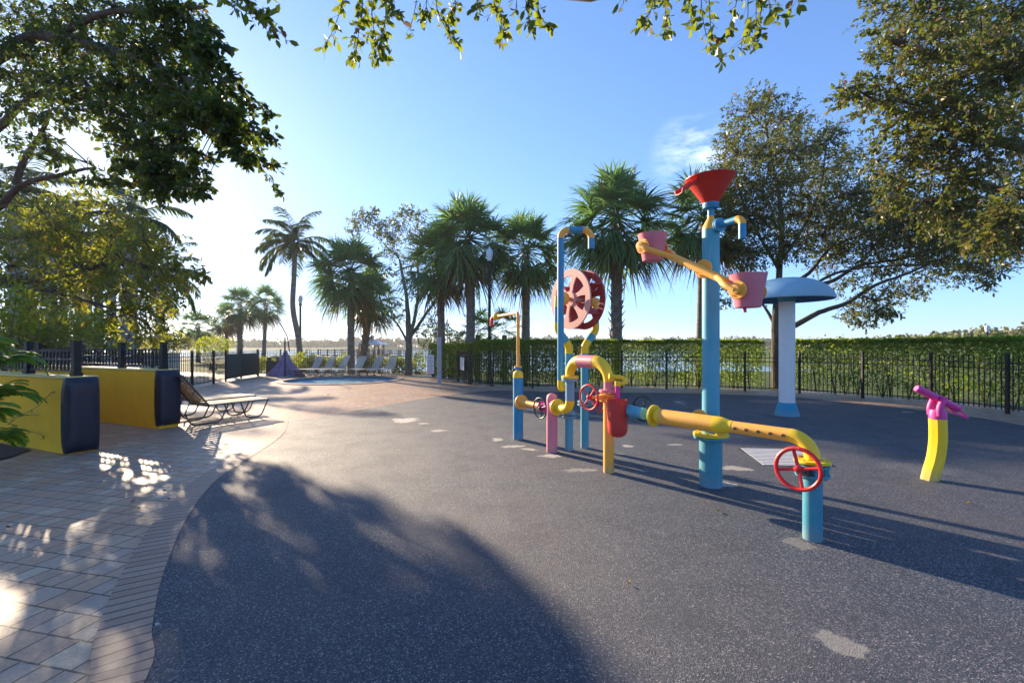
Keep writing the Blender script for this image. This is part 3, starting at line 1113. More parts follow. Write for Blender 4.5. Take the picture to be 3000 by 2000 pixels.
# arm
qx = Vector((.85, .53, 0)).normalized()
CA = PMt - qx * .26 + zv * 2.33
av = Vector((.53 * .845, -.85 * .845, -.46)).normalized()
mb = MB().flange(PMt - qx * .125 + zv * 2.325, qx, .098, .03).cyl(PMt - qx * .07 + zv * 2.325, CA, .04)
arm = mb.cyl(CA - av * .30, CA + av * .30, .040, n=22).build('bucket_arm', M['orange'], T)
MB().flange(PMt - qx * .19 + zv * .74, qx, .098, .03).cyl(PMt - qx * .07 + zv * .74, PMt - qx * .19 + zv * .74, .05).build('blind_flange', M['orange'], T)
for s in (-1, 1):
    bcen = CA + av * (.645 * s)
    for w_ in (-1, 1):
        hp = bcen + qx * (.205 * w_)
        mb = MB().tube(fillet([CA + av * (.27 * s), CA + av * (.38 * s) + qx * (.07 * w_), hp - av * (.13 * s), hp], .06, 6), .031, 16)
        mb.lathe([(.03, -.02), (.045, .0), (.045, .05), (.028, .052)], hp - qx * (.03 * w_) , qx * w_, 16)
        mb.build('fork', M['orange'], arm)
        mb = MB().flange(bcen + qx * (.163 * w_), qx, .086, .02, 4)
        mb.cyl(bcen + qx * .12 * w_, hp, .03, n=14)
        mb.build('pivot_flange', M['orange'], arm)
    b = MB().lathe([(.004, -.152), (.110, -.155), (.113, -.15), (.163, .145), (.168, .155), (.162, .157), (.156, .15), (.107, -.142), (.004, -.142)], bcen, (0, 0, 1), 40, close=False).build('bucket', M['pink'], arm)
    if s > 0:
        b['label'] = 'lower pink bucket with a magenta drain stub'
        MB().cyl(bcen + Vector((-.03, 0, -.15)), bcen + Vector((-.03, 0, -.20)), .014, .018, 12).build('drain', M['magenta'], T)
    else:
        b['label'] = 'raised pink bucket'

# ------------------------------------------------------------------ mushroom shower
PU = Vector((5.98, 9.9, 0))
U = thing('mushroom_shower', 'blue domed mushroom shower on a thick white post with a blue cone foot', 'water mushroom', PU)
MB().lathe([(.255, -.01), (.25, .02), (.165, .285), (.16, .29)], PU, n=40).build('cone_foot', M['cyan'], U)
MB().lathe([(.157, .285), (.157, 2.47)], PU, n=40).build('post', M['white'], U)
MB().lathe([(.157, 2.465), (.16, 2.47), (.21, 2.72)], PU, n=40).build('collar', M['sky'], U)
prof = []
for k in range(17):
    a = k / 16 * math.pi / 2
    prof.append((.885 * math.cos(a) ** .86, 2.52 + .47 * math.sin(a) ** 1.15))
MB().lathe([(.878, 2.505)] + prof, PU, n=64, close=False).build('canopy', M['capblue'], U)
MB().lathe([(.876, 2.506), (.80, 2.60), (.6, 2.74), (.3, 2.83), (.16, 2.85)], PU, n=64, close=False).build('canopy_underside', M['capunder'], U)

# ------------------------------------------------------------------ water cannon
PC = Vector((4.70, 5.12, 0))
Cn = thing('water_cannon', 'magenta water cannon on a curved yellow stand', 'water cannon', PC)
ctr = [PC + Vector((x, 0, z)) for x, z in ((-.005, -.01), (.02, .09), (.06, .22), (.085, .36), (.095, .50), (.09, .69))]
mb = MB().tube(cat(ctr, 6), [.080] * 31, 8)
mb.build('stand', M['yellow'], Cn, 30)
tp = ctr[-1]
MB().lathe([(.081, 0), (.081, .075), (.07, .10), (.03, .105)], tp, n=24).build('swivel', M['magenta'], Cn)
pv = tp + Vector((.0, 0, .225))
for s in (-1, 1):
    MB().tube(fillet([tp + Vector((-.03, .055 * s, .04)), tp + Vector((-.035, .058 * s, .12)), pv + Vector((.02, .058 * s, .025))], .05, 6), .033, 12).build('yoke', M['magenta'], Cn)
bd = Vector((.40, -.02, -.205)).normalized()
mb = MB().tube([pv - bd * .262, pv - bd * .255, pv - bd * .24, pv + bd * .24, pv + bd * .255], [.030, .038, .042, .042, .034], 22)
bar = mb.build('barrel', M['magenta'], Cn)
h0 = pv + bd * .10 - zv * .035
MB().tube(fillet([h0 + bd * .03, pv + bd * .20 - zv * .075, pv + bd * .37 - zv * .05, pv + bd * .24 + zv * .0], .03, 6), .012, 10).build('handle', M['magenta'], bar)

# ------------------------------------------------------------------ drain grate
c1, c2, c3 = G(2170, 1314), G(2237, 1364), G(2439, 1368)
gx, gy = (c3 - c2), (c1 - c2)
t = thing('drain_grate', 'white slatted drain grate set flat in the rubber surface', 'drain', c2 + (gx + gy) / 2)
mb = MB()
nb = 12
for k in range(nb):
    a = c2 + gy * ((k + .5) / nb)
    mb.box(a + gx / 2 + zv * .0105, (gx.length, gy.length / nb * .62, .005), gx)
mb.build('slat_panel', M['white'], t, 0)
mb = MB().box(c2 + (gx + gy) / 2 + zv * .0065, (gx.length - .01, gy.length - .01, .002), gx)  # flat black sheet paints the shade of a hollow between the slats
mb.build('pit_dark_sheet', M['black'], t, 0)


# ------------------------------------------------------------------ walls with pads and railings
wd = Vector((-.915, .402, 0)).normalized()
wn = Vector((.402, .915, 0))


def pad_wall(name, c0, length, label, padlab, pid):
    """c0: near front bottom corner; wall runs along wd, thickness along wn"""
    th, h = .33, 1.06
    w = thing('yellow_wall', label, 'wall', c0)
    mid = c0 + wd * (length / 2) + wn * (th / 2)
    mb = MB().box(mid + zv * (h / 2 - .02), (length, th, h + .0), wd)
    mb.build('wall_body', M['stucco'], w, 0)
    MB().box(mid + zv * (h + .004 - .0) , (length + .01, th + .012, .03), wd).build('coping', M['coping'], w, 0)
    # bulging vinyl pad on the end
    pc = c0 + wn * (th / 2)
    vs, fs = [], []
    ny, nz = 16, 20
    for j in range(nz + 1):
        v_ = j / nz
        for i in range(ny + 1):
            u_ = i / ny
            bu = (1 - abs(2 * u_ - 1) ** 5) * (1 - abs(2 * v_ - 1) ** 9)
            x_ = .012 + .085 * max(0, bu) ** .5
            hw = (th / 2 + .03) * (1 - .05 * abs(2 * v_ - 1) ** 4)
            vs.append(pc - wd * x_ + wn * (hw * (2 * u_ - 1)) + zv * ((.012, .05)[pid] + (h - (.007, .045)[pid]) * v_))
    for j in range(nz):
        for i in range(ny):
            b = j * (ny + 1) + i
            fs.append((b, b + 1, b + ny + 2, b + ny + 1))
    # wrap sides back over the wall
    mbp = MB().add(vs, fs)
    for s, side in ((-1, 0), (1, ny)):
        vs2, f2 = [], []
        for j in range(nz + 1):
            v_ = j / nz
            base = Vector(vs[j * (ny + 1) + side])
            bu = .02 * (1 - abs(2 * v_ - 1) ** 4)
            vs2 += [base, base + wd * .05 + wn * (s * (.006 + bu)), base + wd * .12 - wn * (s * .02)]
        for j in range(nz):
            for i in range(2):
                b = 3 * j + i
                f2.append((b, b + 1, b + 4, b + 3) if s > 0 else (b, b + 3, b + 4, b + 1))
        mbp.add(vs2, f2)
    topc = [Vector(vs[nz * (ny + 1) + i]) for i in range(ny + 1)]
    vs3, f3 = [], []
    for p in topc:
        vs3 += [p, p + wd * .05 + zv * .012, p + wd * .14 + zv * .006]
    for i in range(ny):
        for k in range(2):
            b = 3 * i + k
            f3.append((b, b + 3, b + 4, b + 1))
    mbp.add(vs3, f3)
    po = mbp.build('end_pad', M['pad'], w, 60, label=padlab)
    for (u_, z_) in ((-.13, .93), (-.13, .07), (.13, .12)):
        MB().lathe([(.009, 0), (.009, .006), (.003, .009)], pc - wd * .035 + wn * u_ + zv * z_, -wd, 10).build('screw', M['steel'], po)
    return w


pad_wall('wall', G(197, 1331.5), 9.5, 'yellow wall end nearest the ferns, shaded face and navy padded end', 'navy vinyl pad strapped on the wall end', 0)
pad_wall('wall', G(465.5, 1256), 6.0, 'bright yellow wall beside the tan sun lounger, navy padded end', 'navy vinyl pad on the wall end', 1)


def wall_rail(c0, posts, length, label, hi=1.52):
    th = .33
    pc = c0 + wn * (th / 2)
    r = thing('wall_railing', label, 'railing', pc + zv * 1.08)
    for s in posts:
        p = pc + wd * s
        mb = MB().box(p + zv * (1.08 + (hi - 1.06) / 2), (.085, .085, hi - 1.06), wd)
        mb.box(p + zv * 1.105, (.11, .11, .05), wd).box(p + zv * (hi + .03), (.10, .10, .025), wd)
        mb.build('post', M['black'], r, 0)
    prev = posts[0]
    for s in list(posts[1:]) + [length]:
        a, b = pc + wd * (prev + .06), pc + wd * (s - .06)
        mb = MB()
        L = (b - a).length
        for z_ in (1.15, 1.31, 1.44):
            mb.box((a + b) / 2 + zv * z_, (L, .03, .026), wd)
        k = int(L / .105)
        for i in range(k):
            mb.box(a + (b - a) * ((i + .5) / k) + zv * 1.30, (.032, .020, .32), wd)
        mb.build('picket_panel', M['black'], r, 0)
        prev = s


wall_rail(G(197, 1331.5), [.16, 1.55, 3.6, 5.6, 7.6], 9.4, 'black picket railing on top of the near yellow wall', 1.54)
wall_rail(G(465.5, 1256), [.16, 1.52, 3.2, 4.8], 5.9, 'black picket railing on top of the bright yellow wall', 1.54)


# ------------------------------------------------------------------ black fences
def fence(pts, label, h=1.30, gate=False, name='picket_fence', step=.112, screens=(), wide=.05):
    pts = [Vector((p[0], p[1], 0)) for p in pts]
    f = thing(name, label, 'gate' if gate else 'fence', pts[0])
    for p in pts:
        mb = MB().box(p + zv * (h / 2 + .0), (wide + .01, wide + .01, h + .06), (1, 0, 0))
        mb.box(p + zv * (h + .045), (wide + .022, wide + .022, .022), (1, 0, 0))
        mb.build('post', M['black'], f, 0)
    for i in range(len(pts) - 1):
        a, b = pts[i], pts[i + 1]
        x = (b - a).normalized()
        L = (b - a).length
        mb = MB()
        for z_ in (.14, h - .17, h - .30):
            mb.box((a + b) / 2 + zv * z_, (L - wide, .026, .024), x)
        k = max(2, int(L / step))
        for j in range(1, k):
            p = a + (b - a) * (j / k)
            hh = h - .02
            mb.box(p + zv * (.08 + (hh - .08) / 2), (.017, .017, hh - .08), x)
            mb.add([p + x * .009 + zv * hh, p - x * .009 + zv * hh, p + zv * (hh + .045)], [(0, 1, 2)])
        mb.build('picket_panel', M['black'], f, 0)
        if i in screens:
            nrm = Vector((-x.y, x.x, 0))
            MB().box((a + b) / 2 + zv * (h / 2 - .02) + nrm * .03, (L - .05, .008, h - .22), x).build('windscreen', M['screen'], f, 0)
    return f


fence([(-.71, 17.2), (.74, 16.35), (2.3, 16.45), (3.97, 16.45), (5.45, 16.05), (6.65, 15.8), (7.83, 15.3), (9.22, 14.6), (10.17, 13.2), (10.95, 11.9), (11.05, 10.15), (11.0, 8.4), (10.8, 6.6)],
      'long black picket fence curving along the clipped hedge')
fence([(-.80, 17.27), (-1.62, 17.93)], 'short black fence length beside the gate with the notice')
fence([(-1.72, 18.06), (-2.30, 19.64)], 'black gate leaf carrying a small white notice', gate=True, name='gate', step=.1)
fence([(-2.36, 19.8), (-2.88, 21.3), (-3.9, 22.8)], 'black fence behind the grey square post')
fence([(-3.98, 22.88), (-5.5, 24.2), (-7.3, 25.0), (-9.1, 25.5), (-10.9, 25.6), (-12.75, 25.1), (-13.05, 23.4)], 'black picket fence behind the row of white loungers')
fence([(-13.0, 23.25), (-12.8, 21.5), (-12.33, 19.6), (-12.0, 18.3), (-11.6, 16.5), (-11.45, 14.5), (-11.45, 12.6), (-11.6, 10.9)],
      'black picket fence on the left with a dark green screen at its far end', screens=(0, 1))
fence([(-12.6, 13.4), (-14.6, 14.2), (-16.6, 15.0), (-18.6, 15.8), (-20.6, 16.6)], 'black picket fence behind the yellow walls under the trees', h=1.5)

w = thing('cream_wall', 'low cream wall behind the left fence', 'wall', (-13.6, 18.4, 0))
MB().box((-17.2, 19.35, .6), (7.5, .3, 1.24), (-.97, .25, 0)).build('wall_body', M['cream'], w, 0)
MB().box((-17.2, 19.35, 1.236), (7.6, .36, .04), (-.97, .25, 0)).build('coping', M['coping'], w, 0)

# ------------------------------------------------------------------ signs, posts, lamps
pq = G(1286, 1125)
g = thing('square_post', 'tall plain grey square post at the edge of the paving', 'post', pq)
MB().box(pq + Vector((0, .08, .935)), (.155, .155, 1.87), (1, .25, 0)).build('shaft', M['greypost'], g, 0)
MB().box(pq + Vector((0, .08, 1.875)), (.165, .165, .02), (1, .25, 0)).build('cap', M['greypost'], g, 0)


def sign(c, x, w_, h_, label, rows, red_from):
    x = Vector(x).normalized()
    n = x.cross(zv)
    s = thing('notice_board', label, 'sign', c)
    MB().box(c, (w_, .012, h_), x).build('board', M['signwhite'], s, 0)
    for k in range(rows):
        u_ = (k + .5) / rows
        p = c + zv * (h_ * (.46 - .92 * u_)) + n * .009
        wl = w_ * (.82 - .14 * ((k * 7) % 3))
        MB().box(p, (wl, .004, h_ / rows * .38), x).build('lettering', M['signred'] if u_ > red_from else M['signtext'], s, 0)


sign(P(1261, 1067, 21.6), (1, -.15, 0), .35, .88, 'tall white notice of many grey lines with red lettering at its foot', 11, .84)
sign(P(1354, 1065, 18.78), (.34, -.94, 0), .62, .52, 'small white notice fixed on the gate', 6, .8)


def lamp_post(px, Z, topz, label, glass, r=.06, grp='lamp posts'):
    b = Vector(((px - 1500) / F * Z, Z, -.05))
    l = thing('lamp_post', label, 'lamp post', b, grp)
    MB().lathe([(r * 2.1, 0), (r * 2.1, .25), (r * 1.3, .4), (r, .5), (r * .85, topz - .72), (r * 1.5, topz - .70), (r * 1.5, topz - .66), (r, topz - .64), (r * 1.4, topz - .56)], b, n=18).build('pole', M['black'], l)
    MB().lathe([(r * 1.2, topz - .56), (.13, topz - .40), (.15, topz - .22), (.14, topz - .16)], b, n=18).build('lamp_globe', glass, l)
    MB().lathe([(.155, topz - .165), (.12, topz - .1), (.05, topz - .05), (.012, topz + .04)], b, n=18).build('lamp_cap', M['lampglass'] if glass == M['lampglass'] else M['black'], l)


lamp_post(1434, 18.6, 5.60, 'lamp post with a white acorn globe standing among the fan palms', M['lampglass'], .065)
lamp_post(880, 30.0, 4.95, 'dark lamp post beside the tall coconut palm', M['lampglass'], .075)
lamp_post(2892, 34.0, 3.2, 'small lamp post far off above the right end of the hedge', M['lampglass'], .07)

# ------------------------------------------------------------------ loungers
def lounger(origin, ang, strap, fr, label, grp, back=50, first=None):
    """x axis = head to foot; origin under the back hinge"""
    t = thing('sun_lounger', label, 'sun lounger', (0, 0, 0), grp)
    w, h, L, bl = .31, .36, 1.22, .74
    bz, bx = math.sin(R(back)) * bl, -math.cos(R(back)) * bl
    mb = MB()
    for s in (-1, 1):
        mb.tube([(-.02, w * s, h), (L, w * s, h)], .015, 8)
    mb.tube([(L, -w, h), (L, w, h)], .015, 8).tube([(-.02, -w, h), (-.02, w, h)], .015, 8)
    mb.build('seat_frame', fr, t)
    mb = MB()
    mb.tube(fillet([(0, -w, h), (bx, -w, h + bz), (bx, w, h + bz), (0, w, h)], .07), .015, 8)
    mb.tube([(bx * .55, -w, h + bz * .55), (-.42, -w, h - .12)], .011, 8).tube([(bx * .55, w, h + bz * .55), (-.42, w, h - .12)], .011, 8)
    mb.build('back_frame', fr, t)
    for s in (-1, 1):
        for (x0, x1) in ((-.42, .38), (.62, L)):
            pts = [(x0, w * s, h - .12 if x0 < 0 else h), (x0 + .12, w * s, .016), (x1 - .16, w * s, .016), (x1, w * s, h)]
            MB().tube(fillet(pts, .09), .014, 8).build('leg', fr, t)
    mb = MB()
    n = 17
    for k in range(n):
        x = .02 + (L - .04) * (k + .5) / n
        mb.box((x, 0, h + .012), (.05, 2 * w + .03, .006))
    mb.build('seat_straps', strap, t, 0)
    mb = MB()
    n = 12
    dx = Vector((bx, 0, bz)).normalized()
    for k in range(n):
        p = Vector((0, 0, h)) + dx * (bl * (k + .6) / (n + .3))
        mb.box(p + Vector((.012, 0, .008)), (.044, 2 * w + .03, .006), dx, Vector((bz, 0, -bx)))
    mb.build('back_straps', strap, t, 0)
    t.location = origin
    t.rotation_euler = (0, 0, ang)
    return t


def copy_tree(o, loc, rot, label=None):
    c = o.copy()
    COL.objects.link(c)
    c.location, c.rotation_euler = loc, (0, 0, rot)
    if label:
        c['label'] = label
    for ch in o.children:
        d = ch.copy()
        COL.objects.link(d)
        d.parent = c
        for g_ in ch.children:
            e_ = g_.copy()
            COL.objects.link(e_)
            e_.parent = d
    return c


an = math.atan2(.88, .47)
l1 = lounger(Vector((-6.16, 8.98, 0)), an, M['tanstrap'], M['bronze'], 'tan strap lounger with bronze frame, nearer the camera beside the yellow wall', 'tan loungers by the yellow wall', 52)
copy_tree(l1, Vector((-6.80, 9.66, 0)), an + .04, 'tan strap lounger with bronze frame, farther one half hidden behind its twin')
fd = Vector((-.58, -.81, 0))
la = math.atan2(fd.y, fd.x)
names = ['white strap lounger nearest the purple umbrella in the row behind the pool', 'white strap lounger second from the purple umbrella behind the pool',
         'white strap lounger third from the purple umbrella, left of the palm trunks', 'white strap lounger in front of the two palm trunks behind the pool',
         'white strap lounger second from the right end of the row behind the pool', 'white strap lounger at the right end of the row behind the pool']
l0 = None
for k, (px, Z) in enumerate([(922, 23.4), (959, 23.5), (1000, 23.5), (1049, 23.4), (1099, 23.35), (1140, 23.2)]):
    loc = Vector(((px - 1500) / F * Z, Z, 0))
    if l0 is None:
        l0 = lounger(loc, la, M['whitestrap'], M['bronze'], names[0], 'white loungers behind the pool', 62)
    else:
        copy_tree(l0, loc, la + random.uniform(-.05, .05), names[k])

# ------------------------------------------------------------------ folded umbrella, bin
uc = Vector((-11.55, 23.2, 0))
u = thing('lowered_umbrella', 'purple umbrella lowered to the ground like a tent beside its black curved mast', 'umbrella', uc)
mb = MB()
nseg = 64
vs, fs = [], []
for (r_, z_, am) in ((.05, 1.30, .05), (.11, 1.16, .1), (.22, .96, .10), (.30, .80, .08), (.265, .78, .05), (.42, .56, .18), (.62, .27, .24), (.82, .02, .26)):
    for k in range(nseg):
        a = 2 * math.pi * k / nseg
        rr = r_ * (1 + am * math.cos(8 * a) - .06 * am * math.cos(19 * a + r_ * 9))
        vs.append(uc + Vector((rr * math.cos(a), rr * math.sin(a) * .8, z_)))
for i in range(7):
    for k in range(nseg):
        k2 = (k + 1) % nseg
        fs.append((i * nseg + k, i * nseg + k2, (i + 1) * nseg + k2, (i + 1) * nseg + k))
fs.append(tuple(range(nseg - 1, -1, -1)))
mb.add(vs, fs)
mb.build('canopy', M['purple'], u, 50)
mp = uc + Vector((.35, -.75, 0))
mb = MB().cyl(mp, mp + zv * 1.95, .035, n=12)
mb.build('mast', M['black'], u)
MB().tube(cat([mp + Vector((.10, .25, 1.25)), mp + Vector((.02, .2, 1.95)), mp + Vector((-.12, .1, 2.35)), mp + Vector((-.26, .05, 2.64))], 6), .026, 8).build('arm', M['black'], u)
MB().box(mp + zv * .02, (.62, .62, .04), (1, .2, 0)).build('base_plate', M['greypost'], u, 0)
bc_ = Vector((-12.35, 23.6, 0))
b = thing('litter_bin', 'dark square litter bin with an open hooded lid beside the purple umbrella', 'litter bin', bc_)
MB().box(bc_ + zv * .36, (.56, .5, .72), (1, .1, 0)).build('body', M['bin'], b, 0)
mb = MB().box(bc_ + zv * .74, (.64, .58, .05), (1, .1, 0))
for sx in (-1, 1):
    mb.box(bc_ + Vector((.24 * sx, 0, .84)), (.06, .4, .16), (1, .1, 0))
mb.lathe([(.34, .91), (.32, .96), (.2, 1.0), (.01, 1.01)], bc_, n=20)
mb.build('hood', M['bin'], b, 20)

# ------------------------------------------------------------------ hedges
def leafy_box(name, line, w_, h_, n_m, label, mat, L=.06, thin=0.0, stems=True, grp=None, z0=.1):
    line = [Vector((p[0], p[1], 0)) for p in line]
    t = thing(name, label, 'hedge', line[0], grp)
    seg = [(line[i], line[i + 1]) for i in range(len(line) - 1)]
    pos = []
    for a, b_ in seg:
        x = (b_ - a).normalized()
        nn = np.array(Vector((-x.y, x.x, 0)))
        Ls = (b_ - a).length
        n = int(Ls * n_m)
        s = RNG.random(n)
        zz = RNG.random(n) ** (.78) * (h_ - z0) + z0
        side = RNG.random(n)
        y_ = np.where(side < .55, np.sign(RNG.random(n) - .5) * (w_ / 2 - np.abs(RNG.normal(size=n)) * .05), (RNG.random(n) - .5) * w_)
        topm = RNG.random(n) < .22
        zz = np.where(topm, h_ - np.abs(RNG.normal(size=n)) * .035, zz)
        y_ = np.where(topm, (RNG.random(n) - .5) * w_, y_)
        keep = RNG.random(n) > thin * (zz < h_ * .72)
        # holes: drop leaves where a coarse wave says so
        wave = np.sin(s * Ls * 3.1 + zz * 4) * np.sin(s * Ls * 1.3 - zz * 5.7 + 2)
        keep &= ~((wave > .35) & (zz < h_ * .74) & (RNG.random(n) < thin * 1.6))
        p = np.array(a)[None] + np.array(x)[None] * (s * Ls)[:, None] + nn[None] * y_[:, None]
        p[:, 2] = zz + .03 * np.sin(s * Ls * 2.3) + .02 * np.sin(s * Ls * 5.1 + 1) + .012 * RNG.normal(size=n) + (RNG.random(n) < .012) * topm * RNG.random(n) * .16
        pos.append(p[keep])
    pos = np.concatenate(pos)
    n = len(pos)
    d = RNG.normal(size=(n, 3)) + np.array([0, 0, .3])
    nr = RNG.normal(size=(n, 3)) + np.array([0, -.3, .5])
    LL = L * (.6 + .8 * RNG.random(n))
    v, f = leaves(pos, d, nr, LL, LL * .55)
    np_obj('foliage', [(v, f, mat)], t)
    if stems:
        mb = MB()
        for a, b_ in seg:
            k = max(2, int((b_ - a).length / .42))
            for i in range(k):
                p = a + (b_ - a) * ((i + random.random()) / k) + Vector((random.uniform(-.12, .12), random.uniform(-.12, .12), 0))
                for q_ in range(3):
                    e_ = p + Vector((random.uniform(-.3, .3), random.uniform(-.2, .2), h_ * random.uniform(.55, .85)))
                    mid = (p + e_) / 2 + Vector((random.uniform(-.08, .08), random.uniform(-.08, .08), 0))
                    mb.tube([p - zv * .1, mid, e_], [.018, .012, .006], 5)
        mb.build('stems', M['bark'], t)['kind'] = 'stuff'
    return t


leafy_box('clipped_hedge', [(-1.35, 18.75), (-.55, 18.2), (.8, 17.35), (2.4, 17.35), (4.0, 17.35)], .9, 1.71, 6500, 'dense dark clipped hedge behind the pipe maze', M['hedge'], .062, .0)
leafy_box('clipped_hedge', [(4.05, 17.33), (5.6, 16.95), (7.2, 16.5), (8.9, 16.15)], .5, 1.70, 5000, 'clipped hedge left of the gap where the oak trunk stands', M['hedge'], .062, .16)
leafy_box('clipped_hedge', [(9.55, 15.75), (10.2, 15.0), (11.15, 13.6), (11.95, 12.1), (12.15, 10.2), (12.1, 8.4), (11.9, 6.8)], .45, 1.69, 4300, 'thin backlit hedge from the oak trunk to the right edge', M['hedge'], .064, .24)
leafy_box('clipped_hedge', [(-1.5, 19.0), (-2.3, 20.3), (-3.2, 21.9), (-3.9, 23.2)], .7, 1.58, 3600, 'lower hedge behind the gate and grey post', M['hedge'], .066, .1)


def shrub(c, r, n, mat, label, L=.10, name='shrub', grp=None, asp=.4, upright=.4, cat_='shrub'):
    c = Vector(c)
    t = thing(name, label, cat_, (c.x, c.y, 0), grp)
    q_ = unit(RNG.normal(size=(n, 3)))
    rad = RNG.random((n, 1)) ** .38
    lump = 1 + .25 * np.sin(q_[:, :1] * 5 + c.x * 3) * np.cos(q_[:, 2:] * 4 + c.y)
    pos = np.array(c)[None] + q_ * rad * np.array(r)[None] * lump
    pos[:, 2] = np.maximum(pos[:, 2], .03)
    d = q_ * .8 + RNG.normal(size=(n, 3)) * .6 + np.array([0, 0, upright])
    nr = RNG.normal(size=(n, 3)) + np.array([0, 0, .4])
    LL = L * (.6 + .8 * RNG.random(n))
    v, f = leaves(pos, d, nr, LL, LL * asp)
    k = max(6, n // 40)
    st = np.repeat(np.array([[c.x, c.y, -.05]]), k, 0) + RNG.normal(size=(k, 3)) * np.array([.1, .1, 0])
    en = pos[RNG.integers(0, n, k)]
    np_obj('foliage', [(v, f, mat)], t)
    tv, tf = sticks(st, en, .012, .005)
    np_obj('stems', [(tv, tf, M['bark'])], t)['kind'] = 'stuff'
    return t


# backlit shrubs between the back fence and the lake
sh = [(762, 27.2, .62, 'behind the litter bin'), (806, 27.5, .6, 'just left of the purple umbrella'), (868, 26.8, .75, 'just right of the purple umbrella'), (893, 27.8, .85, 'between the lamp post and the first white lounger'),
      (925, 27.4, .7, 'behind the first white lounger'), (965, 27.3, .62, 'behind the second white lounger'), (1003, 27.4, .7, 'left of the smooth palm trunk'), (1075, 27.2, .62, 'right of the two palm trunks'),
      (1110, 27.0, .62, 'behind the fifth white lounger'), (1152, 26.6, .68, 'behind the last white lounger'), (1178, 26.2, .6, 'at the foot of the forked tree'), (1222, 25.0, .8, 'left of the tall notice')]
for (px, Z, h_, where) in sh:
    c = Vector(((px - 1500) / F * Z, Z, h_ * .72))
    shrub(c, (.55, .5, h_ * .72), 750, M['shrub'], 'yellow green backlit shrub ' + where, .13, grp='shrubs behind the back fence', upright=.9, asp=.3)


# ------------------------------------------------------------------ fan palms
def strips(base, d, side, L, W, droop, segs=3):
    """drooping tapering leaflets made of quads"""
    n = len(base)
    vs = []
    for k in range(segs + 1):
        u_ = k / segs
        wd_ = W * (.35 + 1.3 * u_ if u_ < .4 else max(.04, 1.35 * (1 - u_) + .06))
        p = base + d * (L * u_)[:, None] + np.array([0, 0, -1.]) * (droop * L * u_ ** 2.2)[:, None]
        vs.append(p + side * (wd_ / 2)[:, None])
        vs.append(p - side * (wd_ / 2)[:, None])
    v = np.stack(vs, 1).reshape(-1, 3)
    b_ = np.arange(n)[:, None] * (2 * (segs + 1))
    f = np.concatenate([b_ + np.array([[2 * k, 2 * k + 1, 2 * k + 3, 2 * k + 2]]) for k in range(segs)], 0)
    return v, f


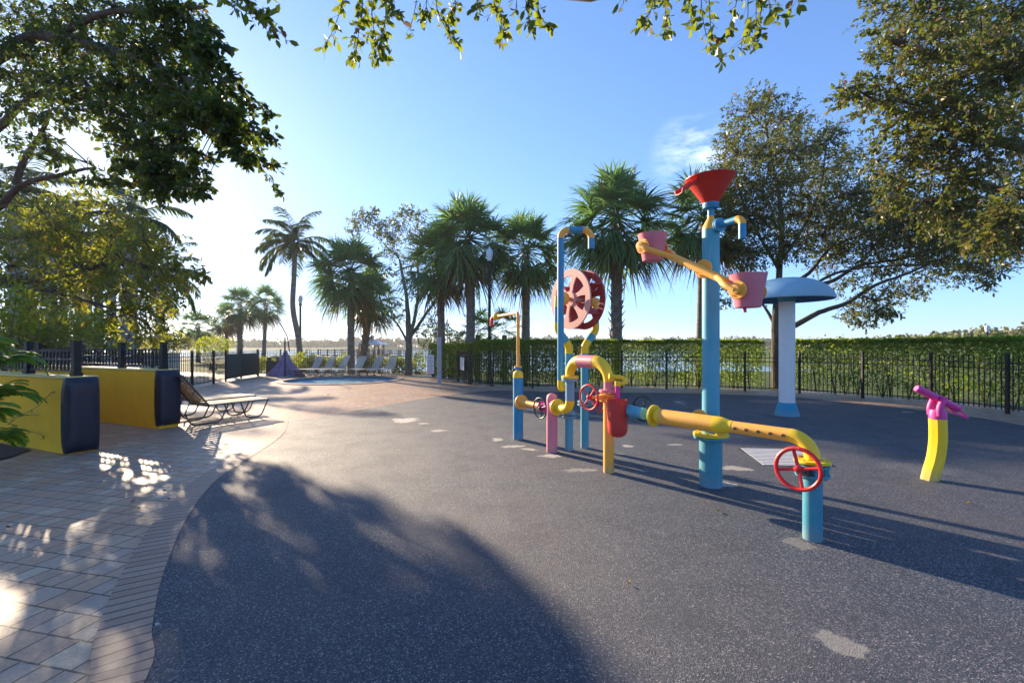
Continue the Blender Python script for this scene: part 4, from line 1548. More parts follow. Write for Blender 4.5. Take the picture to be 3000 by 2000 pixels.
def fan_palm(px, Z, crown_py, label, r=.17, size=1.0, nf=46, boots=False, lean=0.0, dead=6, grp='fan palms', cx=None, base_px=None):
    c = P(cx or px, crown_py, Z)
    bx = (px - 1500) / F * Z
    base = Vector((bx, Z, -.15))
    t = thing('fan_palm', label, 'palm tree', (bx, Z, 0), grp)
    mb = MB()
    top = c - zv * .25
    m = 26
    path, rs = [], []
    for k in range(m + 1):
        u_ = k / m
        p = base.lerp(top, u_)
        p.x += (top.x - base.x) * 0 + lean * math.sin(u_ * math.pi) * .25
        path.append(p)
        rs.append(r * (1.12 - .18 * u_ + .03 * math.sin(k * 2.1)) * (1.25 if u_ < .03 else 1))
    mb.tube(path, rs, 14)
    trunk = mb.build('trunk', M['palmbark'], t, 60)
    if boots:
        mb = MB()
        for k in range(74):
            u_ = .16 + .80 * k / 74
            a = k * 2.4
            p = base.lerp(top, u_)
            o_ = Vector((math.cos(a), math.sin(a), 0))
            s_ = Vector((-o_.y, o_.x, 0))
            r0 = r * .95
            q0 = p + o_ * r0
            q1 = p + o_ * (r0 + .17) + zv * (.20 + .06 * random.random())
            mb.add([q0 - s_ * .09, q0 + s_ * .09, q1 + s_ * .035, q1 - s_ * .035, q0 - s_ * .05 - zv * .05, q0 + s_ * .05 - zv * .05],
                   [(0, 1, 2, 3), (4, 3, 2, 5), (0, 3, 4), (1, 5, 2)])
        mb.build('leaf_boots', M['boot'], trunk, 0)['kind'] = 'stuff'
    V1, V2, S0, S1 = [], [], [], []
    for k in range(nf):
        u_ = k / (nf - 1)
        el = R(80 - 142 * u_ ** .85 + random.uniform(-9, 9))
        az = k * 2.39996 + random.uniform(-.25, .25)
        dv = np.array([math.cos(el) * math.cos(az), math.cos(el) * math.sin(az), math.sin(el)])
        pl_ = size * random.uniform(.85, 1.25)
        hub = np.array(c) + dv * pl_ + np.array([0, 0, -.16 * pl_ * pl_ * math.cos(el)])
        S0.append(np.array(c) + dv * .08)
        S1.append(hub)
        lat = unit(np.cross(dv, np.array([0, 0, 1.]))[None])[0] if abs(dv[2]) < .97 else np.array([1., 0, 0])
        nrm = np.cross(lat, dv)
        roll = random.uniform(-.5, .5)
        lat, nrm = lat * math.cos(roll) + nrm * math.sin(roll), nrm * math.cos(roll) - lat * math.sin(roll)
        nl = 30
        th = np.linspace(-2.05, 2.05, nl) + RNG.normal(size=nl) * .04
        dd = dv[None] * np.cos(th)[:, None] + lat[None] * np.sin(th)[:, None] + nrm[None] * (.28 * np.abs(np.sin(th)))[:, None] + RNG.normal(size=(nl, 3)) * .05
        dd = unit(dd)
        side = unit(np.cross(dd, np.repeat(nrm[None], nl, 0) + RNG.normal(size=(nl, 3)) * .25))
        LL = size * (1.0 - .24 * (np.abs(th) / 2.05)) * (.85 + .25 * RNG.random(nl))
        v, f = strips(np.repeat(hub[None], nl, 0), dd, side, LL, np.full(nl, .075 * size), np.full(nl, .26 + .35 * u_) * (.6 + .8 * RNG.random(nl)))
        (V2 if k >= nf - dead else V1).append((v, f))

    def cc_(lst, mat):
        vo, vv, ff = 0, [], []
        for v, f in lst:
            vv.append(v)
            ff.append(f + vo)
            vo += len(v)
        return (np.concatenate(vv), np.concatenate(ff), mat)
    parts = [cc_(V1, M['palm'])]
    if V2:
        parts.append(cc_(V2, M['palmdead']))
    sv, sf = sticks(np.array(S0), np.array(S1), .022 * size, .012 * size)
    parts.append((sv, sf, M['palm']))
    np_obj('crown', parts, t)
    return t


fan_palm(1028, 25.0, 795, 'fan palm with a smooth grey trunk and wide crown, behind the white loungers', .18, 1.25, 66)
fan_palm(1058, 27.5, 868, 'shaggy fan palm half hidden behind the smooth trunked palm by the loungers', .2, 1.12, 54, boots=True, cx=1085)
fan_palm(1295, 21.5, 765, 'fan palm with a slim reddish trunk behind the grey square post', .16, 1.15, 58, cx=1290)
fan_palm(1371, 20.5, 700, 'fan palm with a tall full crown left of the white lamp post', .19, 1.25, 66, boots=False, lean=.5)
fan_palm(1540, 21.0, 735, 'fan palm with a pale straight trunk right of the white lamp post', .19, 1.15, 60)
fan_palm(1806, 18.6, 640, 'big fan palm with a rough trunk of old leaf bases behind the paddle wheel', .22, 1.36, 74, boots=True, cx=1806)
fan_palm(2047, 18.5, 640, 'fan palm standing directly behind the tall bucket tower', .14, 1.2, 60, cx=2060, dead=10)
fan_palm(580, 45, 952, 'smallest fan palm far off at the left above the fence', .17, 1.05, 34, grp='far fan palms')
fan_palm(664, 46, 935, 'far fan palm with a browned low crown, left in the trio', .17, 1.1, 34, dead=10, grp='far fan palms')
fan_palm(703, 44, 895, 'far fan palm with the thickest trunk, middle of the trio', .22, 1.25, 40, boots=True, grp='far fan palms')
fan_palm(772, 45, 893, 'far fan palm with a round crown, right in the trio', .17, 1.2, 38, grp='far fan palms', cx=779)
# low saw palmettos behind the hedge
for (px, Z, py, lb) in ((1478, 20.5, 965, 'low palmetto clump behind the hedge left of the orange sprayer pipe'), (1400, 21.5, 965, 'low palmetto clump left of the white lamp post')):
    fan_palm(px, Z, py, lb, .12, .62, 20, dead=2, grp='palmettos')


def feather_palm(px, Z, crown_py, label, r, nf, fl, mat, barkm, bend=(), base_px=None, shaft=0.0, grp=None, e0=78, e1=115, wind=0.0):
    c = P(px, crown_py, Z)
    bpx = base_px or px
    base = Vector(((bpx - 1500) / F * Z, Z, -.15))
    t = thing('feather_palm', label, 'palm tree', (base.x, base.y, 0), grp)
    pts = [base] + [P(a, b_, Z) for a, b_ in bend] + [c - zv * (.1 + shaft)]
    path = cat(pts, 8)
    m = len(path)
    MB().tube(path, [r * (1.2 - .35 * k / m + .015 * (k % 2)) for k in range(m)], 14).build('trunk', barkm, t, 60)
    if shaft:
        MB().tube([c - zv * (.1 + shaft), c - zv * (shaft * .5), c], [r * .8, r * .62, r * .25], 14).build('crownshaft', M['fern'], t)
    V, S0, S1 = [], [], []
    for k in range(nf):
        u_ = k / max(1, nf - 1)
        el = R(e0 - e1 * u_ + random.uniform(-8, 8))
        az = k * 2.39996 + random.uniform(-.3, .3)
        hd = np.array([math.cos(az) + wind, math.sin(az), 0.])
        hd = hd / np.linalg.norm(hd)
        L = fl * random.uniform(.8, 1.1)
        n = 15
        p, ang, rach = np.array(c), el, [np.array(c)]
        for i in range(n):
            p = p + (hd * math.cos(ang) + np.array([0, 0, math.sin(ang)])) * (L / n)
            rach.append(p)
            ang -= R(4.2 + 3.5 * i / n) * (1 if ang > -1.2 else 0)
        rach = np.array(rach)
        S0.append(rach[:-1])
        S1.append(rach[1:])
        nl = 58
        s_ = np.linspace(.12, 1, nl)
        ii = s_ * n
        i0 = np.minimum(ii.astype(int), n - 1)
        bp = rach[i0] + (rach[i0 + 1] - rach[i0]) * (ii - i0)[:, None]
        tg = unit(rach[i0 + 1] - rach[i0])
        lat = np.array([-hd[1], hd[0], 0.])
        for sgn in (-1, 1):
            d = unit(tg * .55 + lat[None] * sgn * .75 + np.array([0, 0, -.12]) + RNG.normal(size=(nl, 3)) * .10)
            LL = fl * .24 * np.sin(np.pi * (.12 + .82 * s_)) ** .6 * (.85 + .3 * RNG.random(nl))
            sidev = unit(np.cross(d, np.array([0, 0, 1.])[None] + RNG.normal(size=(nl, 3)) * .3))
            V.append(strips(bp, d, sidev, LL, np.full(nl, .085 * fl / 2.4), np.full(nl, .40), 2))
    vo, vv, ff = 0, [], []
    for v, f in V:
        vv.append(v)
        ff.append(f + vo)
        vo += len(v)
    sv, sf = sticks(np.concatenate(S0), np.concatenate(S1), .02, .018)
    np_obj('crown', [(np.concatenate(vv), np.concatenate(ff), mat), (sv, sf, mat)], t)
    return t


feather_palm(864, 29, 712, 'tall coconut palm with a thin bent trunk and feathery fronds', .155, 22, 2.75, M['coco'], M['palmbark'], [(873, 985), (858, 900), (862, 800)], 886, e0=86, e1=104, wind=-.38)
feather_palm(383, 16, 640, 'royal palm with a thick pale trunk rising behind the bright yellow wall', .22, 14, 2.1, M['coco'], M['smoothbark'], [], 373, .9, 'royal palms')
feather_palm(50, 20, 560, 'royal palm with a thick pale trunk at the left edge', .27, 16, 3.0, M['coco'], M['smoothbark'], [], 46, .9, 'royal palms')
for (px, Z, py, lb) in ((95, 35, 700, 'distant royal palm between the left edge and the slim palms'), (290, 36, 690, 'distant royal palm with a high crown behind the paired trunks'), (186, 38, 790, 'slim distant royal palm left of the paired trunks'), (236, 33, 760, 'distant royal palm, left of the paired trunks'),
                        (257, 36, 740, 'distant royal palm, right of the paired trunks'), (327, 33, 740, 'distant royal palm close left of the big pale trunk'),
                        (470, 30, 800, 'distant royal palm behind the lounger end of the bright wall'), (150, 30, 650, 'distant royal palm with a high crown near the sun')):
    feather_palm(px, Z, py, lb, .26, 20, 3.1, M['coco'], M['smoothbark'], [], None, .7, 'distant royal palms')


# ------------------------------------------------------------------ broadleaf trees
def tree(name, label, base, limbs, clusters, mat, barkm, L, reach_r=.02, droop=.2, out=.5, per=9, shape=leaves, tw=.004, asp=.45, grp=None, cat_='tree', strands=()):
    base = Vector(base)
    t = thing(name, label, cat_, (base.x, base.y, 0), grp)
    mb = MB()
    anchors = []
    for (pts, r0, r1) in limbs:
        anchors += limb(mb, pts, r0, r1, 10)
    reach(mb, [c for c, _, _ in clusters], anchors, reach_r)
    mb.build('trunk', barkm, t, 60)
    crown('crown', clusters, mat, barkm, t, L, droop, out, asp, shape, tw, per)
    return t


# forked slender tree behind the back fence
B = Vector(((1197 - 1500) / F * 24, 24, -.1))
Zc = lambda px, py: 24 + random.uniform(-1.2, 1.2)
lim = [([B, P(1198, 1000, 24), P(1195, 920, 24), P(1188, 850, 24), P(1170, 760, 24)], .20, .05),
       ([P(1199, 985, 24), P(1215, 930, 24), P(1225, 850, 24), P(1222, 720, 24)], .12, .04),
       ([P(1200, 990, 24), P(1235, 940, 24), P(1262, 900, 24), P(1300, 870, 24)], .11, .03),
       ([P(1196, 1005, 24), P(1165, 950, 24.2), P(1145, 925, 24.4)], .07, .02)]
cl = [(1050, 640, None, 32, 34), (1085, 625, None, 28, 30), (1040, 670, None, 26, 18), (1110, 660, None, 38, 44), (1140, 690, None, 40, 46), (1165, 650, None, 30, 30), (1190, 620, None, 26, 24),
      (1225, 630, None, 28, 26), (1150, 740, None, 38, 40), (1200, 690, None, 40, 44), (1240, 680, None, 34, 34), (1175, 800, None, 36, 28), (1225, 770, None, 40, 40), (1130, 790, None, 26, 14), (1250, 830, None, 30, 22),
      (1170, 925, None, 34, 18), (1260, 935, None, 36, 26), (1290, 960, None, 30, 24), (1240, 975, None, 24, 12), (1160, 880, None, 22, 10), (1215, 860, None, 26, 14)]
tree('forked_tree', 'slender forked tree with a loose see-through crown behind the back fence', B, lim, px_clusters(cl, Zc, 1.0, 1.3), M['oakwarm'], M['greenbark'], .13, .018, per=8)

# live oak beyond the hedge gap
Zo = lambda px, py: 17.0 + random.uniform(-1.8, 1.5) + (.0 if px < 2500 else -(px - 2500) / 500 * 2.0)
B = Vector(((2276 - 1500) / F * 17.0, 17.0, -.1))
lim = [([B, P(2274, 1000, 17), P(2272, 940, 17), P(2283, 800, 17.1), P(2290, 640, 17.2), P(2262, 480, 17.2), P(2245, 380, 17)], .19, .03),
       ([P(2273, 960, 17), P(2250, 915, 17.2), P(2215, 865, 17.4), P(2170, 800, 17.5)], .07, .02),
       ([P(2276, 975, 17), P(2330, 952, 16.8), P(2400, 915, 16.5), P(2480, 888, 16.2), P(2560, 838, 15.8), P(2660, 800, 15.4), P(2800, 740, 15)], .12, .025),
       ([P(2282, 905, 17.1), P(2350, 850, 17), P(2440, 822, 16.8), P(2520, 778, 16.6), P(2640, 758, 16.2), P(2760, 720, 16)], .10, .025),
       ([P(2286, 850, 17.1), P(2370, 800, 17.3), P(2430, 730, 17.4), P(2520, 690, 17.4), P(2640, 650, 17)], .085, .02),
       ([P(2288, 760, 17.1), P(2340, 690, 17.4), P(2400, 560, 17.5), P(2420, 430, 17.4)], .07, .02),
       ([P(2286, 800, 17.1), P(2230, 700, 16.8), P(2180, 600, 16.6), P(2150, 480, 16.4)], .06, .02),
       ([P(2330, 870, 17), P(2450, 800, 15.8), P(2600, 780, 15.2), P(2900, 770, 14.8)], .06, .015)]
cl = [(2195, 330, 62, 34), (2235, 300, 40, 18), (2285, 345, 55, 30), (2340, 360, 45, 20), (2130, 410, 45, 20), (2165, 450, 60, 40), (2240, 430, 70, 56), (2320, 440, 65, 46), (2390, 430, 60, 34), (2440, 390, 45, 18),
      (2110, 500, 40, 22), (2160, 540, 60, 46), (2240, 540, 70, 56), (2330, 530, 70, 56), (2420, 500, 65, 46), (2490, 470, 55, 28),
      (2150, 630, 60, 50), (2230, 640, 70, 56), (2320, 630, 75, 64), (2410, 600, 75, 64), (2500, 570, 70, 52), (2580, 560, 60, 40),
      (2140, 720, 50, 44), (2210, 740, 60, 50), (2310, 720, 65, 52), (2410, 690, 75, 66), (2500, 660, 80, 74), (2590, 640, 80, 74), (2680, 620, 75, 60), (2770, 640, 75, 60), (2860, 660, 75, 56), (2950, 660, 70, 44),
      (2450, 745, 60, 36), (2560, 720, 75, 60), (2660, 700, 80, 72), (2760, 720, 75, 60), (2860, 740, 70, 50), (2950, 740, 60, 34), (2700, 775, 60, 30), (2800, 790, 55, 26), (2890, 800, 50, 20),
      (2150, 820, 45, 24), (2110, 880, 35, 12), (2200, 850, 40, 16), (2470, 830, 40, 14), (2560, 800, 45, 16), (2500, 910, 40, 20), (2560, 880, 48, 26), (2590, 920, 34, 14), (2640, 860, 40, 16), (2700, 840, 36, 14), (2530, 945, 26, 8)]
cl = [(a, b_, None, r_, n) for a, b_, r_, n in cl]
tree('oak_tree', 'spreading oak with long low limbs behind the blue mushroom shower', B, lim, px_clusters(cl, Zo, 1.1, 2.6), M['oakwarm'], M['bark'], .125, .022, .1, .5, 9, leaves, .006, .42)

# near oak canopy reaching in from the right
Zr = lambda px, py: 7.6 + random.uniform(-1.2, 1.2)
B = Vector((11.6, 6.2, -.1))
lim = [([B, B + Vector((-.1, .1, 2.0)), B + Vector((-.4, .3, 3.6)), P(3080, 250, 8), P(2900, 190, 7.8), P(2740, 160, 7.4), P(2600, 120, 7.0)], .26, .02),
       ([B + Vector((-.2, .2, 2.8)), P(3150, 480, 8), P(2950, 420, 8), P(2800, 380, 7.8), P(2640, 330, 7.6), P(2520, 270, 7.5)], .14, .015),
       ([B + Vector((-.2, .2, 2.6)), P(3150, 600, 8), P(2950, 560, 8.2), P(2800, 520, 8.2), P(2680, 460, 8)], .12, .015)]
cl = [(2590, 30, 60, 30), (2680, 40, 70, 44), (2770, 30, 75, 56), (2870, 40, 80, 64), (2970, 40, 80, 64), (2640, 120, 60, 36), (2730, 120, 75, 56), (2830, 130, 80, 66), (2930, 130, 80, 66), (3000, 160, 80, 60),
      (2620, 190, 50, 24), (2700, 220, 65, 44), (2790, 230, 75, 58), (2890, 240, 80, 66), (2980, 260, 80, 60), (2480, 265, 34, 14), (2530, 250, 40, 22), (2570, 280, 46, 28), (2650, 300, 55, 36), (2740, 320, 70, 54), (2840, 340, 80, 64), (2940, 350, 80, 62),
      (2600, 370, 46, 24), (2690, 400, 62, 44), (2780, 420, 75, 60), (2880, 440, 80, 62), (2980, 450, 80, 56), (2640, 470, 50, 26), (2730, 500, 62, 40), (2820, 530, 70, 46), (2920, 550, 75, 46), (2990, 580, 70, 38), (2950, 650, 64, 34), (2520, 330, 30, 8), (2560, 470, 46, 22), (2620, 550, 56, 34), (2720, 590, 64, 44), (2840, 610, 70, 50), (2900, 690, 60, 30), (2985, 700, 60, 34), (2780, 660, 50, 24), (2600, 620, 40, 18)]
cl = [(a, b_, None, r_, n) for a, b_, r_, n in cl]
T_RIGHT = tree('oak_tree', 'near oak whose olive leaved boughs hang in from the right edge', B, lim, px_clusters(cl, Zr, 1.1, 1.45), M['oakwarm'], M['bark'], .082, .016, .25, .5, 9, leaves, .004, .42)

# near oak on the left, against the sun
Zl = lambda px, py: 4.1 + max(0, 620 - px) / 620 * 2.8 + random.uniform(-.5, .5)
B = Vector((-8.6, 5.0, -.1))
lim = [([B, B + Vector((.1, .05, 1.8)), B + Vector((.5, .1, 3.0)), P(20, 150, 6.6), P(160, 110, 6.2), P(330, 150, 5.6), P(520, 220, 4.8), P(680, 330, 4.3)], .15, .010),
       ([B + Vector((.3, .1, 2.2)), P(-60, 640, 7), P(60, 545, 6.8), P(170, 515, 6.6), P(280, 490, 6.4)], .065, .016),
       ([P(45, 540, 6.8), P(70, 470, 6.7), P(115, 400, 6.6), P(150, 330, 6.4)], .05, .02),
       ([P(-60, 420, 7), P(20, 350, 6.8), P(100, 280, 6.4), P(240, 250, 6)], .07, .02),
       ([P(160, 110, 6.2), P(300, 40, 5.6), P(450, 30, 5), P(600, 20, 4.5)], .05, .012)]
cl = [(50, 40, 80, 46), (160, 30, 80, 50), (270, 40, 80, 50), (380, 40, 75, 48), (480, 40, 70, 44), (560, 50, 52, 30), (40, 140, 80, 50), (140, 140, 80, 54), (250, 140, 80, 54), (350, 150, 75, 52), (450, 150, 72, 52), (540, 140, 58, 36), (600, 150, 36, 16),
      (40, 230, 75, 40), (140, 240, 75, 48), (250, 240, 75, 52), (350, 250, 75, 54), (450, 250, 75, 54), (540, 240, 65, 44), (610, 215, 40, 18), (640, 270, 36, 16),
      (60, 320, 65, 26), (160, 320, 60, 28), (260, 330, 60, 34), (360, 340, 65, 44), (460, 330, 65, 44), (560, 320, 60, 40), (640, 330, 50, 34), (700, 335, 34, 14),
      (690, 395, 36, 16), (735, 395, 30, 10), (720, 455, 32, 12),
      (40, 400, 50, 14), (140, 420, 36, 10), (180, 470, 34, 12), (360, 410, 52, 28), (440, 420, 50, 26), (520, 400, 46, 22), (400, 480, 48, 28), (470, 490, 50, 30), (540, 460, 42, 20), (570, 500, 30, 10), (470, 545, 44, 24), (420, 550, 40, 20), (560, 555, 30, 10), (590, 560, 18, 5), (330, 520, 40, 12), (260, 530, 30, 7)]
cl = [(a, b_, None, r_, n) for a, b_, r_, n in cl]
T_LEFT = tree('oak_tree', 'near oak with dark leaves against the sun filling the upper left corner', B, lim, px_clusters(cl, Zl, 1.0, 1.6), M['oak'], M['bark'], .068, .006, .3, .5, 9, leaves, .0025, .46)

# broadleaf tree over the yellow walls
Zb = lambda px, py: 11.2 + random.uniform(-1.3, 1.3) - (px - 300) / 600
B = Vector((-14.6, 11.0, -.1))
lim = [([B, B + Vector((.2, 0, 1.6)), P(-90, 830, 11.6), P(60, 822, 11.5), P(200, 800, 11.3), P(330, 770, 11), P(470, 790, 10.6), P(580, 805, 10.4)], .20, .02),
       ([B + Vector((.1, 0, 1.2)), P(-80, 720, 12), P(60, 690, 12), P(200, 640, 12), P(330, 610, 11.6)], .14, .02),
       ([P(-90, 830, 11.6), P(100, 845, 11.2), P(250, 880, 10.8), P(400, 930, 10.4), P(460, 980, 10.2)], .06, .012)]
cl = [(30, 600, 80, 34), (120, 620, 80, 36), (220, 590, 70, 30), (310, 620, 75, 36), (390, 640, 60, 24), (30, 690, 85, 48), (130, 700, 85, 50), (230, 690, 85, 50), (330, 690, 80, 46), (420, 700, 70, 36), (490, 720, 55, 26),
      (40, 780, 85, 50), (140, 780, 85, 54), (240, 780, 85, 54), (340, 770, 85, 54), (430, 780, 80, 48), (510, 790, 60, 18), (570, 800, 36, 12), (600, 805, 18, 4), (60, 850, 70, 34), (160, 850, 75, 42), (260, 850, 80, 46), (360, 850, 80, 48), (450, 850, 72, 30), (530, 850, 50, 12),
      (330, 920, 55, 22), (410, 920, 65, 24), (480, 920, 50, 13), (440, 985, 50, 16), (380, 985, 45, 18), (490, 970, 36, 8), (120, 900, 45, 12), (230, 905, 36, 10)]
cl = [(a, b_, None, r_, n) for a, b_, r_, n in cl]
tree('broadleaf_tree', 'bushy broadleaf tree with yellowing leaves spreading over the yellow walls', B, lim, px_clusters(cl, Zb, 1.0, .92), M['broad'], M['bark'], .135, .02, .15, .5, 9, leaves, .005, .36)

# overhead tree whose twigs dangle along the top of the picture
B = Vector((2.6, -2.6, -.1))
t = thing('oak_tree', 'oak overhead whose leafy twigs dangle from the top edge of the picture', 'tree', (B.x, B.y, 0))
mb = MB()
an_ = limb(mb, [B, B + Vector((0, .1, 2.2)), B + Vector((-.3, .9, 3.6)), Vector((1.2, .8, 4.4)), P(1850, -140, 2.9), P(1500, -90, 3.0), P(1200, -60, 3.1), P(900, -60, 3.2), P(640, -40, 3.4)], .24, .015)
an_ += limb(mb, [B + Vector((-.3, .9, 3.6)), Vector((1.9, 1.4, 4.2)), P(2350, -120, 3.2), P(2150, -60, 3.2), P(1900, -40, 3.1)], .08, .015)
STR = [([(1015, -60), (1000, 20), (975, 90), (950, 140)], 1.0), ([(1060, -60), (1062, 30), (1050, 100), (1042, 165)], 1.7), ([(1085, -60), (1090, 40), (1100, 110), (1120, 150)], 1.9), ([(1110, -60), (1130, 30), (1120, 100), (1095, 175)], 1.7),
       ([(1150, -50), (1150, 10), (1165, 45)], 1.2), ([(1230, -60), (1215, 30), (1200, 90)], .8), ([(1240, -60), (1250, 10), (1240, 40)], 1.2), ([(1265, -60), (1285, 40), (1310, 90), (1342, 140)], 1.2), ([(1330, -60), (1335, 10), (1330, 50)], 1.3),
       ([(1400, -60), (1400, 0), (1398, 20)], 1.0), ([(1440, -60), (1450, 20), (1468, 60), (1470, 115)], 1.5), ([(1530, -60), (1545, 30), (1555, 85)], 2.0), ([(1570, -60), (1580, 40), (1612, 80)], 1.6), ([(1520, -60), (1510, 40)], 1.4),
       ([(600, -60), (660, 0), (740, 40), (800, 75), (845, 125)], .9), ([(700, -40), (740, 20), (785, 50)], 1.9), ([(680, -50), (690, 10)], 1.4), ([(790, -60), (800, 0)], 1),
       ([(1825, -60), (1827, 10)], 1.0), ([(1920, -60), (1910, 20), (1890, 60)], 1.7), ([(1960, -60), (1950, 40), (1952, 95)], 1.8), ([(2010, -60), (2020, 20), (2030, 70)], 1.5), ([(2050, -60), (2060, 60), (2080, 130), (2112, 178)], .9), ([(2075, -60), (2080, 60), (2085, 110)], .9),
       ([(2170, -60), (2150, 40), (2125, 120)], 1.4), ([(2220, -60), (2215, 50), (2225, 120)], 1.3), ([(2240, -60), (2225, 60), (2200, 140)], 1.2), ([(2190, -60), (2190, 60), (2170, 130)], 1.3), ([(2250, -60), (2255, 20), (2275, 45)], 1.0), ([(2330, -60), (2340, 0)], .9)]
M['oaktop'] = leaf('backlit_oak_leaf', (.035, .060, .012), (.095, .120, .020), (.30, .36, .025), .48, .4, .03)


def strands(lst, Zr_, anchors, mb, mat, name, parent, lmin, lmax, k_=1.35, tw=.0032):
    """twigs hanging along given lines, each with side shoots and leaves"""
    LP, LD, LN, LL_, SA, SB = [], [], [], [], [], []
    for (pts, dens) in lst:
        Z = random.uniform(*Zr_)
        line = cat([P(a, b_, Z + random.uniform(-.08, .08)) for a, b_ in pts], 5)
        a0 = min(anchors, key=lambda q_: (q_ - line[0]).length)
        mb.tube([a0, (a0 + line[0]) / 2 + Vector((0, 0, .04)), line[0]], [tw * 2.2, tw * 1.6, tw * 1.1], 5)
        mb.tube(line, [tw * (1 - .55 * k / len(line)) for k in range(len(line))], 5)
        for i in range(len(line) - 1):
            a, b_ = line[i], line[i + 1]
            dirv = (b_ - a).normalized()
            n = int(dens * k_ + random.random())
            for k in range(n):
                p = a.lerp(b_, random.random())
                rp = Vector((random.gauss(0, 1), random.gauss(0, 1), random.gauss(0, .7)))
                e_ = p + (dirv * .6 + rp * .45).normalized() * random.uniform(.02, .09) * (lmax / .07)
                SA.append(p)
                SB.append(e_)
                for j in range(random.choice((1, 2, 2, 3, 4))):
                    LP.append(p.lerp(e_, random.uniform(.4, 1)))
                    LD.append(dirv * .5 + Vector((random.gauss(0, .6), random.gauss(0, .6), random.gauss(-.25, .45))))
                    LN.append(Vector((random.gauss(0, 1), random.gauss(-.4, 1), random.gauss(.2, .8))))
                    LL_.append(random.uniform(lmin, lmax))
    LP, LD, LN = (np.array([tuple(q_) for q_ in x]) for x in (LP, LD, LN))
    v, f = leaves(LP, LD, LN, np.array(LL_), np.array(LL_) * .5)
    tv, tf = sticks(np.array([tuple(q_) for q_ in SA]), np.array([tuple(q_) for q_ in SB]), tw * .5, tw * .3)
    np_obj(name, [(v, f, mat), (tv, tf, M['bark'])], parent)


strands(STR, (2.7, 3.3), an_, mb, M['oaktop'], 'crown', t, .035, .072)
mb.build('trunk', M['bark'], t, 60)
# outer sprays of the two near oaks
for (tr, zr, mat, lmn, lmx, lst) in (
        (T_LEFT, (3.9, 4.5), M['oak'], .05, .078, [([(540, 50), (600, 78), (632, 96)], 2.6), ([(560, 100), (630, 122), (668, 142)], 2.4), ([(580, 140), (645, 185), (680, 216)], 2.4), ([(610, 200), (680, 236), (704, 256)], 2.2),
                  ([(620, 250), (710, 288), (772, 308), (780, 335)], 2.2), ([(660, 310), (750, 376), (808, 405)], 2.6), ([(680, 340), (740, 410), (772, 470), (806, 484)], 2.4), ([(720, 440), (785, 515), (816, 572)], 1.5),
                  ([(480, 430), (560, 442), (632, 466)], 2.4), ([(500, 470), (565, 520), (616, 546)], 2.2), ([(540, 300), (600, 370), (640, 420)], 2.2), ([(600, 330), (640, 400), (650, 440)], 2.0), ([(300, 420), (330, 480), (345, 540)], 1.6),
                  ([(120, 380), (150, 440), (200, 470)], 1.5), ([(440, 480), (470, 540), (480, 600)], 2.2), ([(20, 420), (90, 450), (140, 440)], 1.4)]),
        (T_RIGHT, (7.0, 7.8), M['oakwarm'], .055, .09, [([(2700, 240), (2600, 262), (2480, 275), (2425, 290)], 3.2), ([(2660, 290), (2560, 312), (2496, 348)], 3.2), ([(2640, 55), (2575, 88), (2540, 96)], 3.0), ([(2660, 165), (2590, 176), (2528, 154)], 2.0),
                  ([(2620, 110), (2560, 140), (2545, 172)], 2.6), ([(2640, 20), (2570, 10), (2520, 5)], 2.4), ([(2600, 300), (2520, 300), (2440, 320)], 2.6), ([(2680, 380), (2600, 400), (2560, 440)], 3.0), ([(2700, 470), (2630, 500), (2590, 560)], 3.0),
                  ([(2820, 600), (2740, 640), (2690, 690)], 3.0), ([(2920, 640), (2860, 690), (2830, 740)], 3.0), ([(2990, 640), (2960, 700), (2940, 770)], 2.6), ([(2720, 330), (2640, 350), (2590, 380)], 3.0)])):
    mb = MB()
    trunk_pts = [Vector(v_.co) + tr.location for v_ in list(tr.children[0].data.vertices)[::9]]
    strands(lst, zr, trunk_pts, mb, mat, 'outer_sprays', tr, lmn, lmx, 1.5, .0035 if lmx < .08 else .005)
    mb.build('twigs', M['bark'], tr, 60)['kind'] = 'stuff'

# ------------------------------------------------------------------ planting at the left edge
bed = sheet('planting_bed', [(-9.5, 3.2), (-7.1, 4.5), (-6.75, 5.4), (-6.75, 6.1), (-6.95, 6.58), (-12, 8.8)], [], .02, M['soil'])


